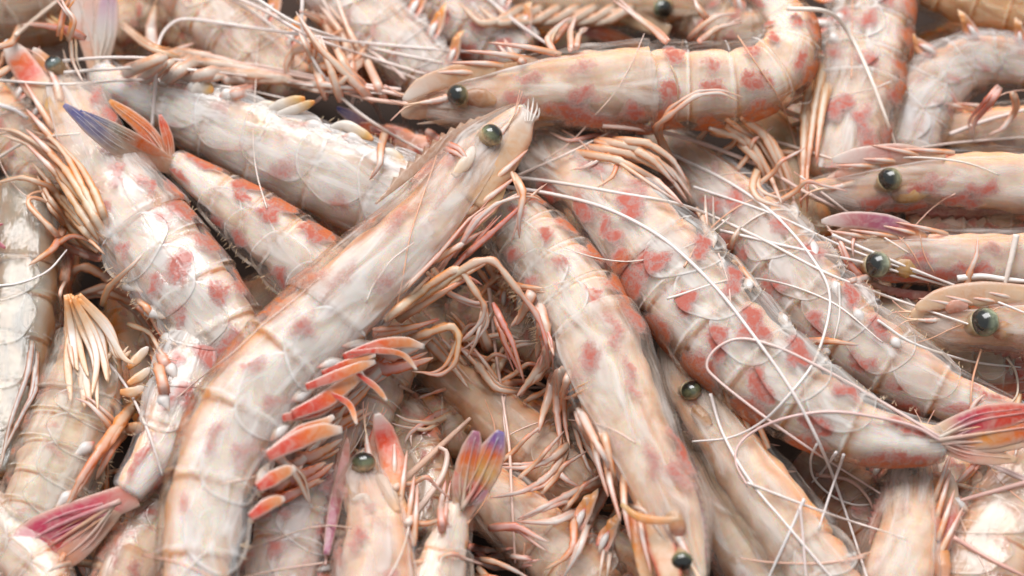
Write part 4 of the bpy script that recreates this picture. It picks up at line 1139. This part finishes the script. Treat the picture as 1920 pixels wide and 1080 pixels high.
Cc = P['blue_tail']
Cc.tail((318, 306), [('uropod', (120, 196), 19, [(0, CREAM), (.3, (.7, .35, .22)), (.6, (.55, .4, .3)), (.74, (.25, .25, .42)), (1, BLUE)], -.07, [-.3, 1.4, 1.9]), ('uropod', (150, 208), 13, [(0, CREAM), (.5, DEEP), (.7, (.45, .4, .3)), (.88, (.2, .22, .4)), (1, BLUE)], .02, [-.3, 1.3, 1.8]),
                     ('uropod', (205, 188), 15, [(0, CREAM), (.5, DEEP), (1, ORANGE)], .06), ('telson', (225, 205), 10, [(0, PINK), (.5, RED), (1, ORANGE)], .02), ('uropod', (300, 215), 11, [(0, CREAM), (.5, DEEP), (1, RED)], .05)], .25)
Cc.bristles(.5, .9, 40)

D = P['white_row']
for q, w in (([(495, 212), (535, 196), (572, 184)], 13), ([(470, 205), (500, 200), (535, 205)], 12), ([(360, 176), (380, 166), (400, 172)], 16), ([(520, 215), (555, 205), (590, 190)], 10), ([(612, 262), (650, 262), (690, 285)], 12), ([(700, 300), (730, 292), (760, 312)], 15), ([(620, 240), (650, 236), (700, 262)], 11)):
    D.blade('swimmeret', q, w, .6, [(0, WHITE), (.5, (.86, .78, .68)), (.85, YELLOW), (1, ORANGE)], thick=.45, tipw=.25, mat=M_LIMB)
for st in ([(565, 232), (622, 248)], [(640, 255), (690, 272)], [(345, 168), (385, 155)], [(410, 182), (450, 172)]):
    D.ped(st[0], st[1], 11)
D.leg([(430, 180), (462, 172), (488, 152)], 11, [(0, WHITE), (.5, PINK), (1, RED)], lift=15)
for q in ([(300, 160), (360, 118), (430, 122), (520, 142)], [(260, 150), (330, 98), (390, 105), (470, 125)], [(340, 150), (400, 135), (480, 140), (560, 150), (660, 165)], [(230, 140), (300, 110), (360, 95)], [(420, 150), (520, 148), (600, 158), (690, 168)]):
    D.leg(q, 12, [(0, WHITE), (.4, CREAM), (.8, WHITE), (1, PINK)], lift=18, flat=.5, name='swimmeret')
D.tail((182, 125), [('uropod', (138, -30), 26, [(0, CREAM), (.5, PINK), (.7, WHITE), (1, PINK)], .02), ('uropod', (205, -30), 24, [(0, CREAM), (.5, WHITE), (.8, (.7, .5, .62)), (1, MAUVE)], .03), ('telson', (172, -20), 24, [(0, CREAM), (.5, WHITE), (1, PINK)], .0)], .1)
D.bristles(.4, .9, 40, .12)
D.feeler([(285, 238), (292, 150), (298, 80), (320, 46), (352, 36), (425, 45), (530, 60), (680, 80), (850, 95), (985, 104)], 3.4, (.88, .78, .74))
D.feeler([(430, -10), (500, 22), (580, 68), (680, 103), (800, 140)], 3.8, (.88, .74, .68))
D.feeler([(400, -20), (470, 20), (530, 62), (570, 85), (620, 120), (680, 190)], 2.6, (.86, .76, .7))
D.feeler([(567, -10), (568, 60), (595, 125), (645, 187), (715, 240), (812, 294)], 3.6, (.9, .8, .74))
B.feeler([(118, 114), (200, 108), (300, 110), (420, 122), (520, 135), (640, 152)], 3.2, (.88, .76, .7))
B.feeler([(120, 136), (200, 130), (300, 127), (440, 140), (640, 168), (720, 176)], 3.4, (.9, .8, .74))
B.feeler([(30, 66), (75, 28), (120, -8)], 4.5, (.78, .62, .5))
B.feeler([(-10, 195), (25, 205), (52, 222)], 5, (.9, .84, .82))
B.feeler([(-10, 537), (40, 530), (90, 508), (126, 468)], 2.6, (.92, .84, .8))

G = P['upright']
G.swimmerets((1, 2, 3, 4), lean=.2, length=.6, hot=.9)
for st in ([(1585, 25), (1560, 48)], [(1575, 65), (1548, 82)], [(1580, -5), (1562, 10)]):
    G.ped(st[0], st[1], 11)
G.feeler([(1475, 16), (1550, 22), (1590, 60), (1632, 145), (1682, 280)], 4.2, (.9, .78, .68))
for q in ([(1545, 120), (1528, 200), (1518, 280), (1510, 350)], [(1550, 150), (1538, 230), (1530, 300)], [(1520, 150), (1508, 220), (1506, 300), (1502, 390)]):
    G.leg(q, 9, [(0, YELLOW), (.5, (.85, .6, .35)), (1, DEEP)], lift=10)

def head(pr, eye, er, ros, rt, scales, cheek, tone=(.10, .105, .055), eoff=.6, rw=9):
    pr.eye(eye[0], eye[1], er, eoff, tone)
    if ros: pr.rostrum(ros, rw, teeth=rt, off=.05, stops=[(0, (.55, .25, .2)), (.5, (.45, .16, .14)), (1, (.7, .45, .34))], nteeth=10)
    for px, w, off, st, cr in scales: pr.blade('antennal_scale', px, w * 1.35, off, st, cross=cr, thick=.22, basew=.75, tipw=.2)
    for px, w, off, st in cheek: pr.blade('mouth_plate', px, w, off, st, thick=.55)

head(P['right_a'], (1668, 336), 27, [(1900, 402), (1780, 398), (1690, 392), (1600, 384)], -1,
     [([(1770, 305), (1700, 290), (1640, 290), (1560, 300)], 15, .4, [(0, CREAM), (.5, (.66, .3, .26)), (1, WHITE)], (.85, .65, .55)), ([(1700, 360), (1640, 352), (1590, 345), (1540, 350)], 24, .1, [(0, (.6, .3, .16)), (.5, RED), (1, WHITE)], (.8, .55, .45))],
     [([(1745, 355), (1705, 362), (1670, 368)], 20, .4, [(0, YELLOW), (1, (.5, .25, .1))]), ([(1640, 310), (1600, 322), (1565, 330)], 16, .25, [(0, CREAM), (1, PINK)])], (.2, .18, .10))
head(P['right_b'], (1645, 496), 30, [(1790, 560), (1730, 556), (1670, 545), (1610, 520)], -1,
     [([(1735, 452), (1680, 424), (1610, 412), (1540, 415)], 13, .4, [(0, ORANGE), (.35, MAUVE), (.7, (.6, .2, .22)), (1, WHITE)], (.85, .68, .6)), ([(1660, 450), (1610, 452), (1560, 445)], 24, .1, [(0, (.6, .32, .2)), (.5, (.6, .25, .18)), (1, CREAM)], (.75, .5, .4))],
     [([(1720, 505), (1695, 500), (1675, 502)], 22, .45, [(0, YELLOW), (1, (.5, .25, .08))]), ([(1670, 462), (1640, 455), (1615, 470)], 16, .3, [(0, CREAM), (1, (.6, .4, .25))])], (.24, .25, .17))
head(P['right_c'], (1846, 604), 33, [(2000, 668), (1930, 665), (1860, 650), (1775, 622)], -1,
     [([(1930, 552), (1850, 550), (1780, 556), (1716, 578)], 17, .4, [(0, CREAM), (.5, (.78, .5, .32)), (1, CREAM)], (.85, .55, .4)), ([(1830, 610), (1790, 600), (1750, 592), (1708, 588)], 22, .15, [(0, (.6, .3, .15)), (.5, (.72, .42, .24)), (1, CREAM)], (.8, .5, .35))],
     [([(1900, 620), (1880, 620), (1862, 628)], 18, .5, [(0, YELLOW), (1, (.5, .15, .08))]), ([(1815, 575), (1790, 572), (1775, 585)], 15, .4, [(0, PINK), (1, (.72, .3, .18))])], (.22, .24, .15))
head(P['mid_head'], (1296, 732), 24, [(1335, 870), (1295, 800), (1268, 730), (1248, 640)], -1,
     [([(1370, 760), (1330, 712), (1290, 665), (1256, 628)], 17, .35, [(0, CREAM), (.5, (.8, .45, .34)), (1, WHITE)], (.85, .55, .42)), ([(1320, 750), (1292, 705), (1272, 665), (1258, 640)], 18, .05, [(0, (.5, .28, .15)), (1, CREAM)], (.8, .5, .36))],
     [([(1330, 800), (1312, 778), (1300, 762)], 16, .5, [(0, (.65, .4, .2)), (1, (.4, .2, .08))]), ([(1380, 800), (1345, 765), (1322, 730)], 13, .4, [(0, CREAM), (1, WHITE)])])
head(P['low_mid'], (682, 866), 25, [(605, 1060), (620, 960), (632, 880), (650, 800)], -1,
     [([(735, 930), (738, 880), (726, 830), (706, 775)], 19, .4, [(0, ORANGE), (.4, DEEP), (.75, RED), (1, WHITE)], (.84, .5, .38)), ([(705, 920), (708, 860), (706, 800)], 16, .1, [(0, CREAM), (1, PINK)], RED)],
     [([(668, 945), (664, 920), (668, 898)], 14, .4, [(0, YELLOW), (1, (.6, .35, .12))]), ([(700, 960), (690, 940), (682, 930), (660, 938)], 7, .6, [(0, WHITE), (1, WHITE)]), ([(745, 960), (722, 910), (706, 890)], 15, .4, [(0, CREAM), (1, WHITE)]), ([(770, 1000), (752, 950), (740, 905)], 13, .3, [(0, ORANGE), (1, CREAM)])])
P['low_mid'].blade('antennal_scale', [(612, 1040), (628, 950), (645, 870), (652, 820)], 13, .2, [(0, MAUVE), (.5, (.5, .1, .14)), (1, PINK)], cross=(.8, .6, .5))
P['low_mid'].feeler([(740, 916), (790, 870), (882, 784)], 7, (.84, .56, .42))
P['low_mid'].feeler([(764, 982), (800, 935), (830, 890), (838, 850), (822, 838)], 7, (.88, .68, .58))
head(P['grey_low'], (1262, 780), 10, [(1330, 930), (1300, 880), (1278, 830), (1272, 800)], -1,
     [([(1360, 890), (1320, 850), (1290, 825), (1276, 812)], 20, .3, [(0, (.5, .45, .4)), (1, (.6, .5, .42))], (.7, .6, .52))], [])
head(P['low_right'], (1708, 884), 14, [(1625, 1020), (1645, 960), (1668, 905), (1690, 872)], -1,
     [([(1760, 1040), (1778, 980), (1780, 925), (1774, 880)], 15, .35, [(0, PINK), (.4, RED), (.7, CREAM), (1, WHITE)], (.85, .7, .6)), ([(1735, 960), (1740, 920), (1745, 885)], 18, .0, [(0, CREAM), (.6, MAG), (1, (.5, .1, .16))], PINK)],
     [([(1690, 1000), (1685, 950), (1692, 905)], 14, .4, [(0, CREAM), (1, WHITE)]), ([(1750, 1010), (1750, 970), (1735, 940)], 15, .4, [(0, RED), (1, CREAM)]), ([(1770, 1090), (1765, 1050), (1775, 1030)], 18, .5, [(0, (.84, .5, .36)), (1, ORANGE)])], (.05, .06, .03), .2)
head(P['small_eye'], (1757, 200), 16, None, 1, [([(1800, 215), (1780, 180), (1775, 150)], 9, .3, [(0, PINK), (.5, RED), (1, WHITE)], CREAM), ([(1700, 245), (1760, 255), (1840, 275), (1920, 285)], 10, .4, [(0, PINK), (.5, CREAM), (1, ORANGE)], CREAM)], [([(1800, 240), (1770, 230), (1750, 220)], 15, .3, [(0, CREAM), (1, YELLOW)])], (.06, .07, .05))
head(P['back_d'], (1243, 16), 22, None, 1, [([(1255, 60), (1200, 40), (1140, 10), (1100, -20)], 13, .4, [(0, CREAM), (.5, (.6, .42, .25)), (1, CREAM)], BROWN)], [([(1230, 60), (1240, 40), (1250, 30)], 14, .3, [(0, (.6, .35, .16)), (1, (.4, .2, .1))])], (.10, .11, .07), .5)
P['back_d'].tail((1185, 84), [('uropod', (1072, 48), 15, [(0, ORANGE), (.5, DEEP), (.85, (.5, .2, .3)), (1, BLUE)], .02)], .1)
for k in range(7):
    x0 = 1190 - 34 * k
    P['back_d'].leg([(x0, 10), (x0 - 45, 38), (x0 - 85, 45), (x0 - 125, 30 - 4 * k)], 10, [(0, (.6, .42, .24)), (.5, (.78, .62, .42)), (1, (.7, .5, .3))], lift=14, hold=False)
P['back_b'].leg([(640, 80), (600, 40), (560, 20)], 8, None, lift=15)
for k, q in enumerate(([(660, 150), (655, 105), (640, 60), (600, 10)], [(690, 170), (650, 130), (620, 70), (585, 20)], [(680, 90), (672, 120), (640, 155), (615, 175)], [(590, 85), (550, 95), (535, 125), (545, 160)], [(700, 190), (660, 150), (600, 90), (560, 30)], [(640, 190), (620, 130), (596, 70)], [(720, 185), (690, 120), (655, 60), (630, -5)], [(610, 180), (590, 120), (560, 60)])):
    P['back_b'].leg(q, 9, [(0, PINK), (.4, CREAM), (.7, (.8, .5, .3)), (1, WHITE)], lift=22)
P['back_a'].leg([(285, 85), (283, 50), (292, 10)], 13, [(0, WHITE), (.5, WHITE), (1, YELLOW)], lift=10, flat=.4)
P['back_a'].leg([(330, 100), (295, 95), (260, 70), (225, 40)], 10, [(0, YELLOW), (.5, (.75, .45, .2)), (1, CREAM)], lift=10)
P['back_c'].feeler([(905, -10), (965, 40), (1028, 84)], 4.5, (.74, .64, .6))

R_ = P['fan']
R_.tail((868, 950), [('uropod', (940, 808), 30, [(0, CREAM), (.3, RED), (.55, YELLOW), (.75, DEEP), (.88, (.3, .12, .4)), (1, (.12, .08, .42))], .03), ('uropod', (893, 808), 25, [(0, CREAM), (.4, (.84, .45, .2)), (.7, DEEP), (.9, (.5, .2, .3)), (1, MAUVE)], -.02),
                     ('uropod', (862, 870), 14, [(0, CREAM), (.5, PINK), (1, RED)], -.05), ('telson', (905, 880), 14, [(0, CREAM), (.5, RED), (1, PINK)], .06), ('uropod', (918, 905), 11, [(0, CREAM), (.5, (.7, .4, .4)), (1, MAUVE)], .1)], .3)
for q in ([(880, 1025), (915, 1032), (955, 1030)], [(885, 1045), (930, 1065), (998, 1060)], [(890, 1060), (940, 1040), (1000, 1050)], [(830, 1000), (826, 950), (836, 900)]):
    R_.leg(q, 9, [(0, RED), (.4, PINK), (.7, WHITE), (1, RED)], lift=25, hold=False)

L = P['behind_right']
for st in ([(1488, 375), (1495, 415)], [(1520, 445), (1532, 490)], [(1560, 520), (1572, 560)], [(1600, 575), (1622, 610)], [(1670, 630), (1690, 655)]):
    L.ped(st[0], st[1], 9)
for q in ([(1395, 225), (1430, 250), (1455, 300), (1475, 360)], [(1360, 235), (1410, 270), (1440, 320), (1465, 380)], [(1410, 232), (1450, 270), (1478, 330), (1490, 380)], [(1380, 262), (1420, 300), (1440, 345)], [(1330, 240), (1380, 255), (1420, 290)]):
    L.leg(q, 9, [(0, ORANGE), (.4, CREAM), (.7, (.82, .5, .28)), (1, WHITE)], lift=20)
L.leg([(1510, 640), (1560, 640), (1610, 647)], 7, [(0, PINK), (.5, ORANGE), (1, WHITE)], lift=25, hold=False)
L.leg([(1600, 530), (1625, 520), (1660, 540)], 8, [(0, PINK), (.4, WHITE), (1, WHITE)], lift=20)
L.bristles(.32, .9, 36, .11)
P['gap_e'].tail((1800, 715), [('uropod', (1945, 688), 26, [(0, CREAM), (.3, (.6, .2, .12)), (.6, (.5, .08, .04)), (1, RED)], -.03), ('uropod', (1945, 715), 24, [(0, PINK), (.4, DEEP), (1, (.5, .1, .06))], .03), ('uropod', (1930, 745), 14, [(0, CREAM), (.6, DEEP), (1, RED)], .05)], .5)
P['gap_d'].tail((725, 250), [('uropod', (632, 202), 14, [(0, RED), (.5, (.5, .25, .25)), (.8, (.35, .3, .5)), (1, BLUE)], -.03), ('uropod', (655, 240), 13, [(0, RED), (.6, DEEP), (1, MAUVE)], .05)], 1.1)

U = P['low_left']
ur = random.Random(3)
for i in range(24):
    f = i / 23
    x1, y1 = 132 + 115 * f + ur.uniform(-16, 16), 735 - 45 * f * f + ur.uniform(-55, 45)
    q = [(122 + 26 * f, 556 + ur.uniform(-6, 6)), (124 + 78 * f + ur.uniform(-5, 5), 622 - 10 * f), (x1 * .5 + (124 + 90 * f) * .5 + 8 * ur.uniform(-1, 1.5), 680 - 12 * f), (x1, y1)]
    U.blade('mouthpart', q, ur.uniform(4, 9.5), .7 + .45 * ur.random(), [(0, ORANGE), (.25, (.84, .58, .36)), (.5, WHITE if i % 3 else (.84, .6, .4)), (1, CREAM)], thick=.3, cross=(.9, .4, .12), mat=M_LIMB)
for q in ([(240, 690), (260, 670), (278, 650)], [(240, 720), (265, 705), (282, 690)], [(225, 735), (250, 735), (270, 725)]):
    U.blade('mouthpart', q, 10, .9, [(0, ORANGE), (.5, CREAM), (1, WHITE)], thick=.4, mat=M_LIMB)
for q in ([(265, 745), (225, 790), (190, 840), (150, 900), (118, 968)], [(240, 770), (205, 830), (165, 880)], [(270, 800), (240, 805), (215, 830), (180, 900)]):
    U.leg(q, 12, [(0, YELLOW), (.3, ORANGE), (.6, DEEP), (1, CREAM)], lift=40, flat=.5, name='swimmeret')
for st in ([(178, 828), (135, 858)], [(140, 918), (102, 955)]):
    U.ped(st[0], st[1], 11)
U.feeler([(122, 585), (190, 665), (240, 730), (278, 810), (305, 892)], 3.4, (.86, .76, .72))
U.bristles(.3, .8, 60)
P['gap_h'].feeler([(160, 948), (163, 1010), (164, 1090)], 6.5, (.88, .78, .74))
T_ = P['far_left']
T_.leg([(60, 640), (52, 700), (20, 790), (0, 880)], 6, [(0, (.4, .36, .34)), (.5, (.3, .27, .3)), (1, (.42, .3, .2))])
T_.leg([(70, 660), (60, 740), (30, 800), (0, 860)], 6, [(0, (.4, .3, .24)), (.5, (.25, .22, .26)), (1, (.42, .3, .2))])
T_.rostrum([(62, 790), (40, 830), (15, 870), (-10, 910)], 8, teeth=1, off=.1)
T_.tail((-45, 430), [('uropod', (10, 465), 9, [(0, CREAM), (.6, (.3, .3, .4)), (1, MAG)], 0), ('uropod', (6, 420), 6, [(0, CREAM), (1, MAG)], 0)], 1.0)
P['mauve'].bristles(.4, .6, 20)

# feelers crossing the right half
for o_, q, w_, c_ in ((P['back_b'], [(600, -10), (640, 60), (700, 112), (790, 152)], 2.8, (.9, .76, .68)), (P['back_b'], [(470, -10), (560, 45), (700, 90), (830, 118)], 3.0, (.9, .8, .74)), (E, [(752, 168), (640, 152), (480, 122), (370, 112)], 3.0, (.9, .7, .62)),
                      (P['right_b'], [(1560, 440), (1700, 500), (1860, 562), (1935, 592)], 3.0, (.92, .84, .8)), (J, [(1300, 350), (1450, 402), (1600, 470), (1770, 528)], 2.6, (.92, .84, .8)),
                      (P['grey_low'], [(1400, 905), (1550, 962), (1700, 1010)], 2.6, (.9, .78, .72)), (P['right_a'], [(1640, 300), (1760, 272), (1935, 256)], 2.8, (.88, .7, .62)), (L, [(1500, 330), (1620, 420), (1705, 475)], 2.4, (.9, .74, .66)),
                      (J, [(1250, 560), (1400, 522), (1550, 562), (1655, 642)], 2.4, (.9, .8, .74)), (B, [(-10, 150), (120, 158), (260, 150), (420, 162), (560, 190)], 2.8, (.9, .8, .74)), (B, [(-10, 300), (60, 262), (150, 250)], 3.2, (.92, .8, .7))):
    o_.feeler(q, w_, c_)
M_ = P['mid_head']
M_.feeler([(1190, 255), (1260, 290), (1345, 330), (1410, 370), (1465, 415), (1520, 480), (1553, 540), (1552, 600), (1525, 680), (1480, 740), (1430, 790), (1370, 820), (1298, 828)], 3.4, (.90, .82, .78))
M_.feeler([(1332, 738), (1355, 812), (1405, 900), (1480, 990), (1565, 1090)], 3.4, (.88, .78, .74))
Lr = P['low_right']
Lr.feeler([(1930, 905), (1830, 860), (1730, 800), (1630, 740), (1530, 685), (1455, 650), (1390, 635), (1345, 652), (1325, 685), (1345, 712), (1405, 760), (1480, 815), (1555, 865), (1650, 925)], 3.3, (.88, .66, .60))
Lr.feeler([(1930, 900), (1780, 835), (1715, 800), (1630, 780), (1555, 772), (1480, 782), (1420, 805), (1385, 835), (1380, 870), (1402, 912)], 3.4, (.86, .6, .55))
Lr.feeler([(1532, 832), (1520, 860), (1526, 897), (1560, 930), (1600, 946), (1630, 946)], 2.6, (.86, .78, .74))
Lr.feeler([(1568, 848), (1545, 880), (1522, 905)], 3, (.86, .78, .76))
Lr.feeler([(1582, 852), (1555, 930), (1535, 992)], 2.8, (.86, .78, .76))
Lr.feeler([(1508, 935), (1475, 1010), (1438, 1090)], 3.2, (.9, .84, .82))
Lr.feeler([(1500, 950), (1505, 1000), (1512, 1090)], 3.0, (.86, .7, .66))
Lr.feeler([(1530, 890), (1590, 900), (1625, 930), (1640, 960)], 4, (.7, .42, .34))
Lr.feeler([(1930, 903), (1850, 925), (1782, 944)], 5, (.84, .5, .42))
Lr.feeler([(1782, 916), (1812, 895), (1838, 872)], 5, (.78, .36, .26))
Lr.feeler([(1788, 1008), (1860, 1050), (1930, 1085)], 4.5, (.82, .44, .36))
Rb = P['right_b']
Rb.feeler([(1350, 432), (1490, 465), (1630, 495), (1780, 537), (1830, 552)], 3.0, (.9, .82, .78))
Rb.feeler([(1645, 600), (1705, 640), (1780, 667), (1840, 681), (1930, 690)], 2.6, (.9, .84, .8))
Rb.feeler([(1888, 670), (1905, 700), (1907, 740), (1885, 764)], 2.6, (.88, .74, .6))
Rb.feeler([(1573, 530), (1574, 590), (1562, 645)], 2.4, (.86, .8, .74))
Rb.feeler([(1906, 440), (1896, 485), (1884, 535)], 6, (.88, .78, .7))
Rb.feeler([(1795, 522), (1840, 518), (1885, 524), (1930, 528)], 6, (.92, .88, .84))
E.feeler([(1130, 235), (1260, 252), (1410, 305), (1510, 360), (1610, 410)], 4.2, (.84, .62, .54))
E.feeler([(1330, 240), (1450, 265), (1568, 300)], 3.4, (.86, .68, .58))
E.feeler([(970, 330), (1060, 290), (1140, 250)], 3, (.84, .68, .6))
E.feeler([(760, 180), (690, 165), (600, 150), (520, 135), (430, 120)], 4, (.86, .62, .54))
E.feeler([(765, 195), (690, 185), (620, 165), (540, 150)], 4, (.84, .56, .46))
E.feeler([(760, 150), (740, 130), (700, 100), (650, 80)], 3.4, (.86, .66, .58))
P['small_eye'].feeler([(1780, 252), (1850, 226), (1930, 204)], 4, (.84, .7, .64))
K.feeler([(917, 540), (928, 650), (945, 765), (955, 840), (960, 940), (966, 1056)], 3.6, (.84, .58, .48))
K.feeler([(1030, 726), (985, 728), (950, 735), (945, 790), (958, 860)], 2.6, (.84, .62, .54))
P['gap_a'].feeler([(748, 722), (790, 745), (840, 778)], 3, (.66, .45, .34))
P['gap_a'].rostrum([(900, 690), (850, 668), (810, 655), (775, 660)], 7, teeth=-1, off=.1)
for k, n_, ln in (('low_mid', 4, 1.2), ('upright', 5, 1.2), ('back_a', 5, 1.4), ('back_c', 5, 1.4), ('mauve', 5, 1.0), ('grey_low', 4, 1.2), ('corner_right', 5, 1.3), ('gap_e', 5, 1.4), ('gap_f', 6, 1.5), ('gap_b', 5, 1.4), ('far_left', 4, 1.0), ('gap_h', 4, 1.0), ('behind_right', 5, 1.2), ('gap_d', 3, .8)):
    P[k].auto_legs(n_, length=ln)
for k in ('back_a', 'back_b', 'back_c', 'back_e', 'mauve', 'corner_right', 'gap_f', 'gap_c', 'far_left', 'gap_h'):
    P[k].swimmerets((1, 2, 3, 4, 5), lean=.4, length=.6, hot=.6)
for k in ('fill_a', 'fill_c', 'fill_d', 'fill_e', 'fill_f', 'fill_g', 'fill_h'):
    P[k].auto_legs(5, length=1.2)
    P[k].swimmerets((1, 2, 3, 4), lean=.5, length=.6, hot=.7)
P['gap_a'].auto_legs(5, length=1.5)
P['gap_c'].auto_legs(5, length=1.5)
P['gap_g'].auto_legs(5, length=1.6, hot=.2)
for k, q in enumerate(([(800, 640), (850, 690), (880, 730)], [(860, 640), (900, 690), (930, 730), (1000, 740)], [(920, 660), (905, 620), (925, 580)])):
    P['gap_a'].leg(q, 10, [(0, (.6, .36, .2)), (.5, (.7, .5, .32)), (1, (.6, .35, .2))], lift=8)
for k in range(9):
    x = 740 + 6 * k
    P['gap_a'].blade('gill_plume', [(742 + 5 * k, 800 + 6 * k), (758 + 7 * k, 838 + 5 * k), (790 + 6 * k, 872 + 3 * k)], 6, -.2, [(0, (.75, .66, .5)), (1, (.6, .48, .34))], thick=.5, mat=M_LIMB)

for k in ('main', 'top', 'centre', 'left', 'right_a', 'right_b', 'right_c', 'mid_head', 'low_mid', 'low_right', 'gap_a', 'small_eye'):
    P[k].head_dress()
wr = random.Random(5)
owners = list(P.values())
for i in range(34):                    # fine loose feelers lying over everything
    pr = owners[wr.randrange(len(owners))]
    u0, v0 = wr.uniform(20, 1900), wr.uniform(10, 1070)
    a0 = wr.uniform(0, 6.28); ln = wr.uniform(120, 360); cv_ = wr.uniform(-1.4, 1.4)
    q = [(u0, v0)]
    for j in range(5):
        a0 += cv_ / 5 + wr.uniform(-.12, .12)
        q.append((q[-1][0] + math.cos(a0) * ln / 5, q[-1][1] + math.sin(a0) * ln / 5))
    pr = min(owners, key=lambda o: min((project(c)[0] - u0) ** 2 + (project(c)[1] - v0) ** 2 for c in o.C[::20]))
    pr.feeler(q, wr.uniform(1.2, 2.2), wr.choice([(.86, .62, .52), (.84, .5, .38), (.88, .76, .68), (.8, .42, .26)]), taut=25)

gap_legs([P[k] for k in P], 60, 4)
drape_all()
